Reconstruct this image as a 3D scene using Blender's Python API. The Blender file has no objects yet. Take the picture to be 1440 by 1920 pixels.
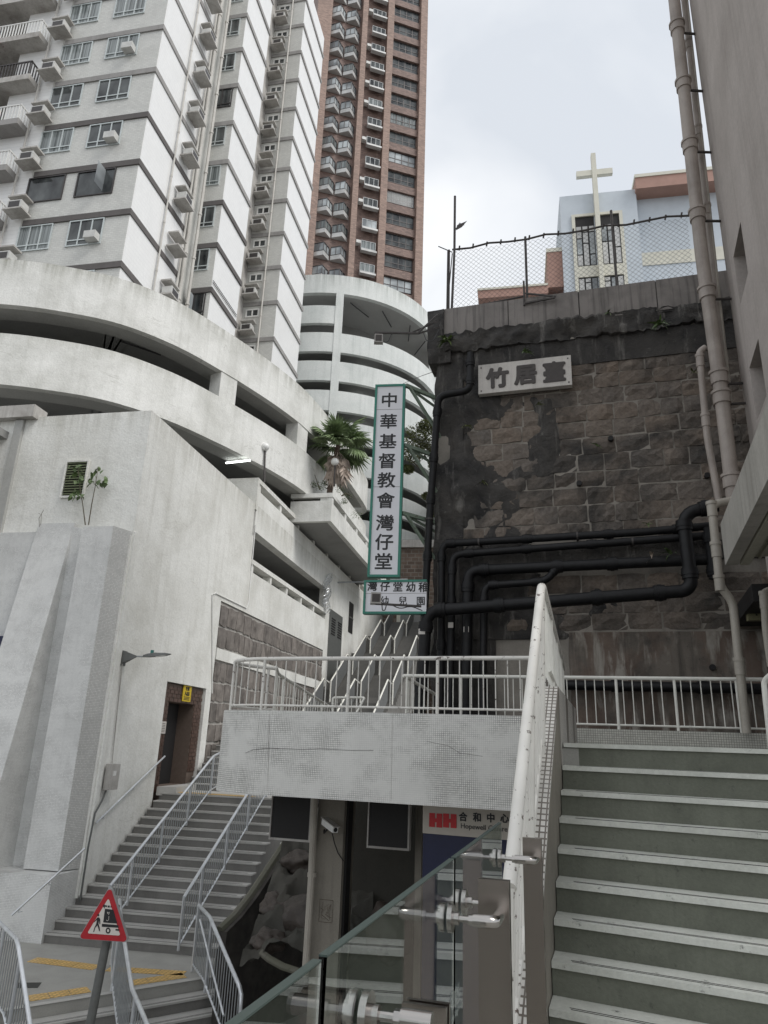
import bpy, bmesh, math, random
from mathutils import Vector, Matrix, noise
import numpy as np
random.seed(7)
scene = bpy.context.scene
col = scene.collection
R_ = math.radians

# ------------------------------------------------------------------ camera
FPX, CX, CY = 1331.0, 720.0, 960.0          # focal length and centre in photo pixels (1440 x 1920)
_up = np.array([149.0, 4069.0, -FPX]); _up /= np.linalg.norm(_up)
_fw = np.array([0, 0, -1.0]); _yy = _fw - _fw.dot(_up) * _up; _yy /= np.linalg.norm(_yy)
_xx = np.cross(_yy, _up)
CAMR = np.array([_xx, _yy, _up])
cam_d = bpy.data.cameras.new('camera'); cam = bpy.data.objects.new('camera', cam_d); col.objects.link(cam)
cam_d.sensor_fit = 'VERTICAL'; cam_d.sensor_height = 36.0; cam_d.sensor_width = 27.0
cam_d.lens = FPX / 1920.0 * 36.0; cam_d.clip_start = 0.05; cam_d.clip_end = 3000
M4 = Matrix.Identity(4)
for i in range(3):
    for j in range(3): M4[i][j] = CAMR[i][j]
cam.matrix_world = M4
scene.camera = cam

# ------------------------------------------------------------------ sky, sun, exposure
SUN_EL, SUN_AZ = 50.0, 122.0                 # azimuth clockwise from +Y
world = bpy.data.worlds.new('World'); scene.world = world; world.use_nodes = True
nt = world.node_tree; nt.nodes.clear()
wo = nt.nodes.new('ShaderNodeOutputWorld'); bg = nt.nodes.new('ShaderNodeBackground')
sky = nt.nodes.new('ShaderNodeTexSky'); sky.sky_type = 'NISHITA'; sky.sun_disc = False
sky.sun_elevation = R_(SUN_EL); sky.sun_rotation = R_(SUN_AZ)
tc = nt.nodes.new('ShaderNodeTexCoord')
mp = nt.nodes.new('ShaderNodeMapping'); mp.inputs['Scale'].default_value = (1.0, 1.0, 1.7); mp.inputs['Location'].default_value = (0.3, 0.1, 0.2)
nz = nt.nodes.new('ShaderNodeTexNoise'); nz.inputs['Scale'].default_value = 2.1; nz.inputs['Detail'].default_value = 5; nz.inputs['Roughness'].default_value = 0.45; nz.inputs['Distortion'].default_value = 0.5
cr = nt.nodes.new('ShaderNodeValToRGB')
cr.color_ramp.elements[0].position = 0.36; cr.color_ramp.elements[0].color = (0.58, 0.61, 0.65, 1)
cr.color_ramp.elements[1].position = 0.60; cr.color_ramp.elements[1].color = (0.80, 0.81, 0.82, 1)
gain = nt.nodes.new('ShaderNodeVectorMath'); gain.operation = 'SCALE'; gain.inputs['Scale'].default_value = 9.6
mx = nt.nodes.new('ShaderNodeMixRGB'); mx.inputs[0].default_value = 0.9
L = nt.links.new
L(tc.outputs['Generated'], mp.inputs['Vector']); L(mp.outputs[0], nz.inputs['Vector']); L(nz.outputs['Fac'], cr.inputs[0])
L(cr.outputs[0], gain.inputs[0]); L(sky.outputs[0], mx.inputs[1]); L(gain.outputs[0], mx.inputs[2])
L(mx.outputs[0], bg.inputs['Color']); bg.inputs['Strength'].default_value = 0.1
L(bg.outputs[0], wo.inputs[0])
sd = bpy.data.lights.new('sun', 'SUN'); sd.energy = 1.5; sd.angle = R_(26); sd.color = (1.0, 0.97, 0.93)
sun = bpy.data.objects.new('sun', sd); col.objects.link(sun)
_dir = Vector((math.sin(R_(SUN_AZ)) * math.cos(R_(SUN_EL)), math.cos(R_(SUN_AZ)) * math.cos(R_(SUN_EL)), math.sin(R_(SUN_EL))))
sun.rotation_euler = _dir.to_track_quat('Z', 'Y').to_euler()
scene.view_settings.view_transform = 'Standard'; scene.view_settings.look = 'None'
scene.view_settings.gamma = 1; scene.view_settings.use_curve_mapping = False
scene.view_settings.exposure = 0.52
scene.cycles.max_bounces = 10; scene.cycles.transmission_bounces = 10; scene.cycles.diffuse_bounces = 4

# ------------------------------------------------------------------ geometry helpers
def A(az): return (math.sin(R_(az)), math.cos(R_(az)))
def ray(px, py): return CAMR @ np.array([px - CX, -(py - CY), -FPX])
def atY(px, py, D): d = ray(px, py); return tuple(float(v) for v in d * (D / d[1]))
def atZ(px, py, z): d = ray(px, py); return tuple(float(v) for v in d * (z / d[2]))
class Fr:
    """vertical survey plane: origin, direction azimuth; s along, o out on its right-hand side, z up"""
    def __init__(f, x, y, az): f.x, f.y, f.az = x, y, az; f.d = A(az); f.n = (math.cos(R_(az)), -math.sin(R_(az)))
    def P(f, s, o, z): return (f.x + f.d[0]*s + f.n[0]*o, f.y + f.d[1]*s + f.n[1]*o, z)
    def px(f, px, py, o=0.0):
        d = ray(px, py); x0, y0, _ = f.P(0, o, 0)
        t = (f.n[0]*x0 + f.n[1]*y0) / (f.n[0]*d[0] + f.n[1]*d[1])
        q = d * t; return ((q[0]-x0)*f.d[0] + (q[1]-y0)*f.d[1], float(q[2]))
    def Q(f, px, py, o=0.0): s, z = f.px(px, py, o); return f.P(s, o, z)
    @property
    def rot(f): return R_(90 - f.az)
def basis(t):
    t = Vector(t).normalized(); a = Vector((0, 0, 1)) if abs(t.z) < 0.9 else Vector((1, 0, 0))
    u = t.cross(a).normalized(); return u, t.cross(u).normalized()
class MB:
    def __init__(m): m.v = []; m.f = []; m.uv = None; m.sm = []
    def add(m, vs, fs, smooth=False):
        b = len(m.v); m.v += [tuple(p) for p in vs]; m.f += [tuple(i+b for i in f) for f in fs]; m.sm += [smooth]*len(fs); return m
    def hexa(m, p): return m.add(p, [(0,3,2,1), (4,5,6,7), (0,1,5,4), (1,2,6,5), (2,3,7,6), (3,0,4,7)])
    def box(m, fr, s0, s1, o0, o1, z0, z1):
        return m.hexa([fr.P(s0,o0,z0), fr.P(s1,o0,z0), fr.P(s1,o1,z0), fr.P(s0,o1,z0), fr.P(s0,o0,z1), fr.P(s1,o0,z1), fr.P(s1,o1,z1), fr.P(s0,o1,z1)])
    def bx(m, x0, x1, y0, y1, z0, z1):
        return m.hexa([(x0,y0,z0),(x1,y0,z0),(x1,y1,z0),(x0,y1,z0),(x0,y0,z1),(x1,y0,z1),(x1,y1,z1),(x0,y1,z1)])
    def prism(m, xy, z0, z1):
        n = len(xy); vs = [(x,y,z0) for x,y in xy] + [(x,y,z1) for x,y in xy]
        return m.add(vs, [tuple(range(n))[::-1], tuple(range(n,2*n))] + [(i,(i+1)%n,n+(i+1)%n,n+i) for i in range(n)])
    def slab(m, fr, sz, o0, o1):
        """polygon in the plane's (s,z), thick from o0 to o1"""
        n = len(sz); vs = [fr.P(s,o0,z) for s,z in sz] + [fr.P(s,o1,z) for s,z in sz]
        return m.add(vs, [tuple(range(n)), tuple(range(n,2*n))[::-1]] + [(i,(i+1)%n,n+(i+1)%n,n+i) for i in range(n)])
    def tube(m, pts, r, n=8, caps=True, r1=None):
        pts = [Vector(p) for p in pts]; k = len(pts); vs = []; fs = []
        u = None
        for i, p in enumerate(pts):
            t = (pts[min(i+1,k-1)] - pts[max(i-1,0)]).normalized()
            if u is None: u, w = basis(t)
            else: u = (u - t*u.dot(t)).normalized(); w = t.cross(u)
            rr = r if r1 is None else r + (r1-r)*i/(k-1)
            for j in range(n):
                a = 2*math.pi*j/n; vs.append(tuple(p + (u*math.cos(a) + w*math.sin(a))*rr))
        for i in range(k-1):
            for j in range(n): fs.append((i*n+j, i*n+(j+1)%n, (i+1)*n+(j+1)%n, (i+1)*n+j))
        m.add(vs, fs, True)
        if caps:
            b = len(m.v) - len(vs); m.f += [tuple(b+j for j in range(n))[::-1], tuple(b+(k-1)*n+j for j in range(n))]; m.sm += [False, False]
        return m
    def bar(m, a, b, w, h=None):
        """square bar between two points"""
        h = h or w; a = Vector(a); b = Vector(b); t = (b-a).normalized(); u, v = basis(t); u *= w/2; v *= h/2
        return m.hexa([a-u-v, a+u-v, a+u+v, a-u+v, b-u-v, b+u-v, b+u+v, b-u+v])
    def ribbon(m, path, z0, z1, thick, closed=False):
        """vertical wall following a plan path (outer face on the path), with UV in metres. z0,z1 numbers or lists"""
        k = len(path); Z0 = z0 if isinstance(z0, (list, tuple)) else [z0]*k; Z1 = z1 if isinstance(z1, (list, tuple)) else [z1]*k
        inn = []
        for i in range(k):
            a = Vector(path[max(i-1,0)]); b = Vector(path[min(i+1,k-1)]); t = (b-a).normalized(); nrm = Vector((-t.y, t.x)); inn.append((path[i][0]+nrm.x*thick, path[i][1]+nrm.y*thick))
        vs = []
        for i in range(k):
            vs += [(path[i][0],path[i][1],Z0[i]), (path[i][0],path[i][1],Z1[i]), (inn[i][0],inn[i][1],Z1[i]), (inn[i][0],inn[i][1],Z0[i])]
        fs = []
        for i in range(k-1):
            a, b = 4*i, 4*i+4
            for j in range(4): fs.append((a+j, b+j, b+(j+1)%4, a+(j+1)%4))
        fs += [(0,1,2,3), (4*k-4, 4*k-1, 4*k-2, 4*k-3)]
        return m.add(vs, fs, True)
    def mesh(m, name, mat=None):
        me = bpy.data.meshes.new(name); me.from_pydata(m.v, [], m.f)
        me.polygons.foreach_set('use_smooth', m.sm)
        if mat: me.materials.append(mat)
        if any(m.sm):
            try: me.set_sharp_from_angle(angle=R_(35))
            except Exception: pass
        return me
W = {}
def tagit(o, label=None, cat=None, group=None, kind=None):
    if label: o['label'] = label
    if cat: o['category'] = cat
    if group: o['group'] = group
    if kind: o['kind'] = kind
    return o
def link(o, parent, loc):
    W[o.name] = Vector(loc)
    if parent: o.parent = parent; o.location = Vector(loc) - W[parent.name]
    else: o.location = loc
    col.objects.link(o); return o
def thing(name, label, cat, loc, group=None):
    o = bpy.data.objects.new(name, None); o.empty_display_size = 0.3; tagit(o, label, cat, group); return link(o, None, loc)
def emit(mb, name, mat, parent=None, loc=None):
    """the builder's shape as one mesh object (vertices given in world space)"""
    if loc is None:
        if parent: loc = W[parent.name]
        else: xs = np.array(mb.v); loc = ((xs[:,0].min()+xs[:,0].max())/2, (xs[:,1].min()+xs[:,1].max())/2, xs[:,2].min())
    L0 = Vector(loc); mb2 = [tuple(Vector(p)-L0) for p in mb.v]; keep = mb.v; mb.v = mb2; me = mb.mesh(name, mat); mb.v = keep
    bm = bmesh.new(); bm.from_mesh(me); bmesh.ops.recalc_face_normals(bm, faces=bm.faces); bm.to_mesh(me); bm.free()
    o = bpy.data.objects.new(name, me); return link(o, parent, L0)
def put(me, name, parent, loc, rotz=0.0, scale=None):
    """a copy sharing mesh data, placed under a thing"""
    o = bpy.data.objects.new(name, me); o.rotation_euler = (0,0,rotz)
    if scale: o.scale = scale
    return link(o, parent, loc)
def under(me, name, part):
    o = bpy.data.objects.new(name, me); o.parent = part; W[o.name] = W[part.name]; col.objects.link(o); return o
def text(s, name, mat, size, P, d, parent, bold=0.0, depth=0.004, sx=1.0):
    """lettering lying on a vertical surface: P = centre, d = reading direction (plan)"""
    c = bpy.data.curves.new('lettering', 'FONT'); c.body = s; c.size = size; c.extrude = depth; c.align_x = 'CENTER'; c.align_y = 'CENTER'; c.resolution_u = 3
    t = bpy.data.objects.new('lettering', c); col.objects.link(t)
    me = bpy.data.meshes.new_from_object(t.evaluated_get(bpy.context.evaluated_depsgraph_get())); bpy.data.objects.remove(t); bpy.data.curves.remove(c)
    me.materials.clear(); me.materials.append(mat); me.name = name
    xs = [v.co.x for v in me.vertices]; ys = [v.co.y for v in me.vertices]
    mxx, mxy = (min(xs)+max(xs))/2, (min(ys)+max(ys))/2
    base = [((v.co.x-mxx)*sx, v.co.y-mxy, v.co.z) for v in me.vertices]; fcs = [tuple(p.vertices) for p in me.polygons]; vs = []; fs = []
    offs = [(0,0)] + ([(bold*math.cos(a*.785), bold*math.sin(a*.785)) for a in range(8)] if bold else [])
    for i, (ox, oy) in enumerate(offs):                # thickened strokes: shifted copies a hair apart in depth
        b0 = len(vs); zz = -0.00025*i
        vs += [((x+ox)*d[0] + (z+zz)*d[1], (x+ox)*d[1] - (z+zz)*d[0], y+oy) for x, y, z in base]; fs += [tuple(q+b0 for q in f) for f in fcs]
    me = bpy.data.meshes.new(name); me.from_pydata(vs, [], fs); me.materials.append(mat)
    o = bpy.data.objects.new(name, me); return link(o, parent, P)

# ------------------------------------------------------------------ materials
MATS = {}
def newmat(name):
    m = bpy.data.materials.new(name); m.use_nodes = True; nt = m.node_tree; b = nt.nodes['Principled BSDF']; MATS[name] = m; return m, nt, b
def pos(nt, scale=(1,1,1)):
    g = nt.nodes.new('ShaderNodeNewGeometry'); mp = nt.nodes.new('ShaderNodeMapping'); mp.inputs['Scale'].default_value = scale
    nt.links.new(g.outputs['Position'], mp.inputs['Vector']); return mp.outputs[0]
def nse(nt, vec, scale, detail=5, rough=0.55, dist=0.0):
    n = nt.nodes.new('ShaderNodeTexNoise'); n.inputs['Scale'].default_value = scale; n.inputs['Detail'].default_value = detail
    n.inputs['Roughness'].default_value = rough; n.inputs['Distortion'].default_value = dist; nt.links.new(vec, n.inputs['Vector']); return n.outputs['Fac']
def ramp(nt, fac, a, b, ca=(0,0,0,1), cb=(1,1,1,1)):
    r = nt.nodes.new('ShaderNodeValToRGB'); r.color_ramp.elements[0].position = a; r.color_ramp.elements[0].color = ca
    r.color_ramp.elements[1].position = b; r.color_ramp.elements[1].color = cb; nt.links.new(fac, r.inputs[0]); return r.outputs[0]
def mix(nt, fac, c1, c2, mode='MIX'):
    m = nt.nodes.new('ShaderNodeMixRGB'); m.blend_type = mode
    for i, v in ((0, fac), (1, c1), (2, c2)):
        if isinstance(v, (int, float)): m.inputs[i].default_value = v
        elif isinstance(v, tuple): m.inputs[i].default_value = v if len(v) == 4 else (*v, 1)
        else: nt.links.new(v, m.inputs[i])
    return m.outputs[0]
def mth(nt, op, a, b=None):
    m = nt.nodes.new('ShaderNodeMath'); m.operation = op
    for i, v in ((0, a), (1, b)):
        if v is None: continue
        if isinstance(v, (int, float)): m.inputs[i].default_value = v
        else: nt.links.new(v, m.inputs[i])
    return m.outputs[0]
def bump(nt, b, h, strength=0.4, dist=0.02):
    n = nt.nodes.new('ShaderNodeBump'); n.inputs['Strength'].default_value = strength; n.inputs['Distance'].default_value = dist
    nt.links.new(h, n.inputs['Height']); nt.links.new(n.outputs[0], b.inputs['Normal'])
def weathered(name, base, stain, amount=0.5, streak=0.5, scale=1.0, rough=0.85, bmp=0.3, speck=0.0, dark=(0.03,0.03,0.028), tops=(), crack=0.0):
    """painted or bare concrete: blotches, rain streaks, fine grain"""
    m, nt, b = newmat(name)
    blot = ramp(nt, nse(nt, pos(nt), 0.7*scale, 7, 0.62, 0.3), 0.42, 0.72)
    st = ramp(nt, nse(nt, pos(nt, (3.2*scale, 3.2*scale, 0.16*scale)), 1.6, 6, 0.6), 0.5, 0.78)
    fine = nse(nt, pos(nt), 26*scale, 4, 0.6)
    c = mix(nt, mth(nt, 'MULTIPLY', blot, amount), base, stain)
    c = mix(nt, mth(nt, 'MULTIPLY', st, streak), c, stain)
    c = mix(nt, 0.22, c, mix(nt, 1.0, c, ramp(nt, fine, 0.3, 0.7, (0.6,0.6,0.6,1), (1.25,1.25,1.25,1)), 'MULTIPLY'))
    if tops:                                            # rain wash running down from exposed top edges
        g = nt.nodes.new('ShaderNodeNewGeometry'); sx_ = nt.nodes.new('ShaderNodeSeparateXYZ'); nt.links.new(g.outputs['Position'], sx_.inputs[0])
        run = ramp(nt, nse(nt, pos(nt, (3.5, 3.5, 0.10)), 1.3, 6, 0.7), 0.38, 0.68)
        for zt, ln, colr in tops:
            near = mth(nt, 'MULTIPLY', mth(nt, 'GREATER_THAN', sx_.outputs['Z'], zt-ln), mth(nt, 'LESS_THAN', sx_.outputs['Z'], zt+0.02))
            fall = mth(nt, 'DIVIDE', mth(nt, 'SUBTRACT', sx_.outputs['Z'], zt-ln), ln)
            k = mth(nt, 'MULTIPLY', mth(nt, 'MULTIPLY', near, mth(nt, 'POWER', mth(nt, 'MAXIMUM', fall, 0.0), 1.6)), run)
            c = mix(nt, mth(nt, 'MULTIPLY', k, 0.75), c, colr)
    if crack:
        cn = nse(nt, pos(nt, (0.5, 0.5, 1.6)), 0.9, 5, 0.6, 0.8); line = ramp(nt, mth(nt, 'ABSOLUTE', mth(nt, 'SUBTRACT', cn, 0.5)), 0.0, 0.012, (1,1,1,1), (0,0,0,1))
        part = ramp(nt, nse(nt, pos(nt), 0.6, 3), 0.5, 0.6); c = mix(nt, mth(nt, 'MULTIPLY', mth(nt, 'MULTIPLY', line, part), crack), c, stain)
    if speck:
        sp = ramp(nt, nse(nt, pos(nt), 5.5*scale, 8, 0.75), 0.60, 0.70); c = mix(nt, mth(nt, 'MULTIPLY', sp, speck), c, dark)
    nt.links.new(c, b.inputs['Base Color']); b.inputs['Roughness'].default_value = rough
    h = mth(nt, 'ADD', nse(nt, pos(nt), 3.0*scale, 6, 0.6), mth(nt, 'MULTIPLY', fine, 0.3)); bump(nt, b, h, bmp, 0.03/scale)
    return m
def plain(name, colr, rough=0.5, metal=0.0, var=0.12, scale=14, bmp=0.0):
    m, nt, b = newmat(name); n = nse(nt, pos(nt), scale, 5, 0.6)
    lo = tuple(max(0, c*(1-var)) for c in colr); hi = tuple(min(1, c*(1+var)) for c in colr)
    nt.links.new(ramp(nt, n, 0.3, 0.7, (*lo,1), (*hi,1)), b.inputs['Base Color'])
    b.inputs['Roughness'].default_value = rough; b.inputs['Metallic'].default_value = metal
    if bmp: bump(nt, b, n, bmp, 0.01)
    return m
def chipped(name, paint, rust, amount=0.62, scale=22, rough=0.45):
    m, nt, b = newmat(name); n = nse(nt, pos(nt), scale, 6, 0.7); k = ramp(nt, n, amount, amount+0.02)
    big = nse(nt, pos(nt), 2.5, 4, 0.6)
    c = mix(nt, ramp(nt, big, 0.35, 0.75), paint, tuple(p*0.8 for p in paint))
    nt.links.new(mix(nt, k, c, rust), b.inputs['Base Color']); b.inputs['Roughness'].default_value = rough; bump(nt, b, k, 0.5, -0.004); return m
def tiled(name, az, size, tile, grout, w=None, fade=0.0, mortar=0.1, uvz=1.0, dirt=0.4, offset=0.0, rough=0.4, hor=False, bevel=0.35, var=0.12):
    """small wall tiles laid out along azimuth az (or on the flat when hor)"""
    az_auto = az is None; m, nt, b = newmat(name); g = nt.nodes.new('ShaderNodeNewGeometry'); dx, dy = A(az or 0)
    def dot(v):
        n = nt.nodes.new('ShaderNodeVectorMath'); n.operation = 'DOT_PRODUCT'; n.inputs[1].default_value = v; nt.links.new(g.outputs['Position'], n.inputs[0]); return n.outputs['Value']
    cx = nt.nodes.new('ShaderNodeCombineXYZ')
    if az_auto:                                        # courses follow whichever way the face looks
        cr_ = nt.nodes.new('ShaderNodeVectorMath'); cr_.operation = 'CROSS_PRODUCT'; nt.links.new(g.outputs['True Normal'], cr_.inputs[0]); cr_.inputs[1].default_value = (0,0,1)
        nm = nt.nodes.new('ShaderNodeVectorMath'); nm.operation = 'NORMALIZE'; nt.links.new(cr_.outputs[0], nm.inputs[0])
        dt = nt.nodes.new('ShaderNodeVectorMath'); dt.operation = 'DOT_PRODUCT'; nt.links.new(g.outputs['Position'], dt.inputs[0]); nt.links.new(nm.outputs[0], dt.inputs[1]); nt.links.new(dt.outputs['Value'], cx.inputs[0])
    else: nt.links.new(dot((dx, dy, 0)), cx.inputs[0])
    nt.links.new(dot((0,0,1) if not hor else (dy,-dx,0)), cx.inputs[1])
    br = nt.nodes.new('ShaderNodeTexBrick'); br.offset = offset; br.squash = 1.0; br.inputs['Scale'].default_value = 1.0
    br.inputs['Brick Width'].default_value = w or size; br.inputs['Row Height'].default_value = size; br.inputs['Mortar Size'].default_value = size*mortar
    br.inputs['Mortar Smooth'].default_value = 0.1
    br.inputs['Color1'].default_value = (*tuple(t*(1-var) for t in tile), 1); br.inputs['Color2'].default_value = (*tuple(min(1,t*(1+var)) for t in tile), 1); br.inputs['Mortar'].default_value = (*grout, 1)
    nt.links.new(cx.outputs[0], br.inputs['Vector'])
    dn = ramp(nt, nse(nt, pos(nt), 1.1, 8, 0.7, 0.4), 0.45, 0.72)
    bc = br.outputs['Color']
    if fade: bc = mix(nt, mth(nt, 'MULTIPLY', ramp(nt, nse(nt, pos(nt, (1,1,1.6)), 1.6, 6, 0.65), 0.40, 0.58), fade), bc, tuple(t*0.97 for t in tile))
    c = mix(nt, mth(nt, 'MULTIPLY', dn, dirt), bc, tuple(t*0.45 for t in tile))
    st = ramp(nt, nse(nt, pos(nt, (5,5,0.3)), 1.5, 6, 0.6), 0.52, 0.8)
    c = mix(nt, mth(nt, 'MULTIPLY', st, dirt*0.6), c, tuple(t*0.5 for t in tile))
    nt.links.new(c, b.inputs['Base Color']); b.inputs['Roughness'].default_value = rough
    bump(nt, b, mth(nt, 'SUBTRACT', 1.0, br.outputs['Fac']), bevel, 0.006); return m
def glow(name, colr, s):
    m, nt, b = newmat(name); b.inputs['Base Color'].default_value = (*colr,1); b.inputs['Emission Color'].default_value = (*colr,1); b.inputs['Emission Strength'].default_value = s; return m

m_ramp = weathered('white painted concrete', (0.76,0.76,0.73), (0.40,0.40,0.36), 0.65, 0.35, 0.8, bmp=0.6, tops=((14.0,0.9,(0.20,0.20,0.15)),(11.38,0.6,(0.42,0.42,0.37))), crack=0.5)
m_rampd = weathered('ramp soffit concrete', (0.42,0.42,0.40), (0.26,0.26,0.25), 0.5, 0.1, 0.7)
m_podium = weathered('white rendered wall', (0.77,0.77,0.735), (0.46,0.45,0.40), 0.6, 0.38, 0.8, bmp=0.6, tops=((7.8,1.0,(0.38,0.37,0.32)),(8.77,0.5,(0.36,0.35,0.30))), crack=0.35)
m_cyl = weathered('grey white drum concrete', (0.72,0.74,0.72), (0.40,0.44,0.42), 0.45, 0.45, 0.5, tops=((36.55,1.8,(0.22,0.24,0.21)),))
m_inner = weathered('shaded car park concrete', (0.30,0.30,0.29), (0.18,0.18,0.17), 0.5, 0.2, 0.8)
m_towerL = tiled('pale tower tiles shaded front', 101.5, 0.10, (0.60,0.60,0.57), (0.50,0.50,0.475), w=0.22, dirt=0.22, offset=0.5, var=0.06)  # greyer copy of the tile: shade on the front put into its colour
m_towerR = tiled('pale tower tiles lit side', 11.5, 0.22, (0.84,0.84,0.83), (0.76,0.76,0.75), w=0.07, dirt=0.10, var=0.03, mortar=0.06)  # whiter copy: the brighter light on this side put into its colour
m_bandL = weathered('brown grey floor band', (0.125,0.115,0.112), (0.07,0.065,0.06), 0.5, 0.4, 1.0)
m_bandU = weathered('light grey floor band', (0.33,0.32,0.31), (0.18,0.17,0.165), 0.5, 0.5, 1.0)
m_ledge = weathered('stained ledge concrete', (0.50,0.485,0.46), (0.2,0.18,0.16), 0.7, 0.6, 1.8)
m_brown = tiled('brown brick tiles', 73, 0.16, (0.215,0.145,0.122), (0.15,0.11,0.097), w=0.42, dirt=0.35, offset=0.5, rough=0.7, var=0.28)
m_brownp = tiled('orange brown pier bricks', 73, 0.16, (0.30,0.205,0.165), (0.22,0.16,0.135), w=0.42, dirt=0.25, offset=0.5, rough=0.7, var=0.25)
m_frame = plain('pale aluminium frame', (0.52,0.56,0.56), 0.45, 0.3, 0.1)
m_dframe = plain('dark window frame', (0.05,0.045,0.045), 0.45, 0.2)
m_white = plain('white enamel', (0.7,0.7,0.68), 0.4, 0, 0.08)
m_green = weathered('green painted steel', (0.03,0.22,0.16), (0.05,0.12,0.09), 0.4, 0.3, 2, rough=0.5)
m_gbrack = chipped('pale green chipped steel', (0.22,0.28,0.22), (0.10,0.09,0.06), 0.6, 14)
m_sign = plain('white sign sheet', (0.72,0.72,0.75), 0.4, 0, 0.03, 2)
m_black = plain('black lettering paint', (0.012,0.012,0.014), 0.5)
m_charcoal = plain('dark grey carved letters', (0.07,0.062,0.058), 0.7)
m_plate = weathered('stained white stone plaque', (0.62,0.59,0.55), (0.27,0.25,0.24), 0.5, 0.5, 2)
m_bpipe = plain('black painted iron pipe', (0.009,0.009,0.010), 0.5, 0.0, 0.35, 9, 0.3); m_bpipe.node_tree.nodes['Principled BSDF'].inputs['Specular IOR Level'].default_value = 0.3
m_rpipe = weathered('dirty beige pipe', (0.38,0.335,0.30), (0.18,0.15,0.13), 0.6, 0.5, 2.6, rough=0.55)
m_rpipe2 = weathered('pale beige plastic pipe', (0.40,0.37,0.32), (0.2,0.18,0.15), 0.5, 0.4, 2.6, rough=0.5)
m_wpipe = weathered('white tower pipe', (0.58,0.56,0.52), (0.3,0.28,0.25), 0.5, 0.3, 1.5, rough=0.5)
m_rbld = weathered('grey brown rendered facade', (0.48,0.435,0.405), (0.30,0.265,0.24), 0.7, 0.7, 0.7)
m_canopy = weathered('pale stained canopy', (0.46,0.44,0.40), (0.2,0.19,0.165), 0.5, 0.6, 1.2)
m_soffit = plain('cream canopy ceiling', (0.40,0.39,0.32), 0.6)
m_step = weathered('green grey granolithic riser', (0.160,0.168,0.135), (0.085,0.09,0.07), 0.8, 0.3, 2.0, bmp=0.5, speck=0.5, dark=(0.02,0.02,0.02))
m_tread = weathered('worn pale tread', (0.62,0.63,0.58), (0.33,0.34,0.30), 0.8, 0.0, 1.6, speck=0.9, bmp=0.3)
m_groove = plain('dark groove', (0.05,0.05,0.045), 0.9)
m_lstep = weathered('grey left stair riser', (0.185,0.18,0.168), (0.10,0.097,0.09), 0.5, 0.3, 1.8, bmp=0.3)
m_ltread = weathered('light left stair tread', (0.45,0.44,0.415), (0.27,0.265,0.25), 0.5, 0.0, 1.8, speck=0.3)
m_mosF = tiled('white mosaic face', None, 0.0255, (0.72,0.715,0.68), (0.22,0.215,0.20), mortar=0.12, dirt=0.22, fade=0.85, uvz=1, var=0.1)
m_mosB = tiled('white mosaic back kerb', 106, 0.033, (0.50,0.49,0.44), (0.22,0.22,0.19), mortar=0.11, dirt=0.4)
m_mosC = tiled('white mosaic stair cheek', 19, 0.034, (0.60,0.58,0.54), (0.14,0.12,0.10), mortar=0.14, dirt=0.35, hor=True)
m_mosP = tiled('white mosaic pier front', None, 0.028, (0.72,0.725,0.71), (0.40,0.40,0.39), mortar=0.12, dirt=0.35, fade=0.7)
m_mosS = tiled('white mosaic pier side', 11.5, 0.033, (0.64,0.64,0.62), (0.44,0.44,0.43), mortar=0.10, dirt=0.35)
m_rail = chipped('chipped cream white rail', (0.76,0.74,0.69), (0.12,0.09,0.075), 0.61, 15)
m_railc = plain('cream white rail', (0.76,0.75,0.69), 0.45, 0, 0.1, 8)
m_galv = plain('galvanised steel', (0.62,0.64,0.66), 0.35, 0.6, 0.15, 6)
m_galvd = plain('grey painted steel balusters', (0.32,0.335,0.34), 0.5, 0.3, 0.15, 6)
m_steel, _nt, _b = newmat('brushed stainless steel'); _b.inputs['Base Color'].default_value = (0.36,0.32,0.29,1); _b.inputs['Metallic'].default_value = 1.0  # reflection of the dark underside put into this brown base colour
_n = nse(_nt, pos(_nt, (90,90,90)), 3, 2); _nt.links.new(ramp(_nt, _n, 0.3, 0.7, (0.24,0.24,0.24,1), (0.25,0.25,0.25,1)), _b.inputs['Roughness'])
m_chrome, _nt, _b = newmat('polished steel fitting'); _b.inputs['Base Color'].default_value = (0.42,0.40,0.38,1); _b.inputs['Metallic'].default_value = 1.0; _b.inputs['Roughness'].default_value = 0.2
m_glass, _nt, _b = newmat('balustrade glass'); _b.inputs['Base Color'].default_value = (0.80,0.87,0.85,1); _b.inputs['Transmission Weight'].default_value = 1.0; _b.inputs['Roughness'].default_value = 0.0; _b.inputs['IOR'].default_value = 1.5
m_edge, _nt, _b = newmat('green glass edge'); _b.inputs['Base Color'].default_value = (0.05,0.068,0.062,1); _b.inputs['Roughness'].default_value = 0.45; _b.inputs['Specular IOR Level'].default_value = 0.25
m_pane, _nt, _b = newmat('dark window pane'); _b.inputs['Roughness'].default_value = 0.06
_nt.links.new(ramp(_nt, nse(_nt, pos(_nt, (0.9,0.9,0.5)), 1.1, 3), 0.35, 0.65, (0.012,0.014,0.016,1), (0.10,0.11,0.11,1)), _b.inputs['Base Color'])
m_curt, _nt, _b = newmat('curtained pane'); _b.inputs['Roughness'].default_value = 0.12
_nt.links.new(ramp(_nt, nse(_nt, pos(_nt, (9,9,0.15)), 1.2, 3), 0.35, 0.65, (0.045,0.055,0.055,1), (0.30,0.33,0.33,1)), _b.inputs['Base Color'])
m_skypaint, _nt, _b = newmat('pane with painted sky reflection'); _b.inputs['Roughness'].default_value = 0.08
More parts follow.
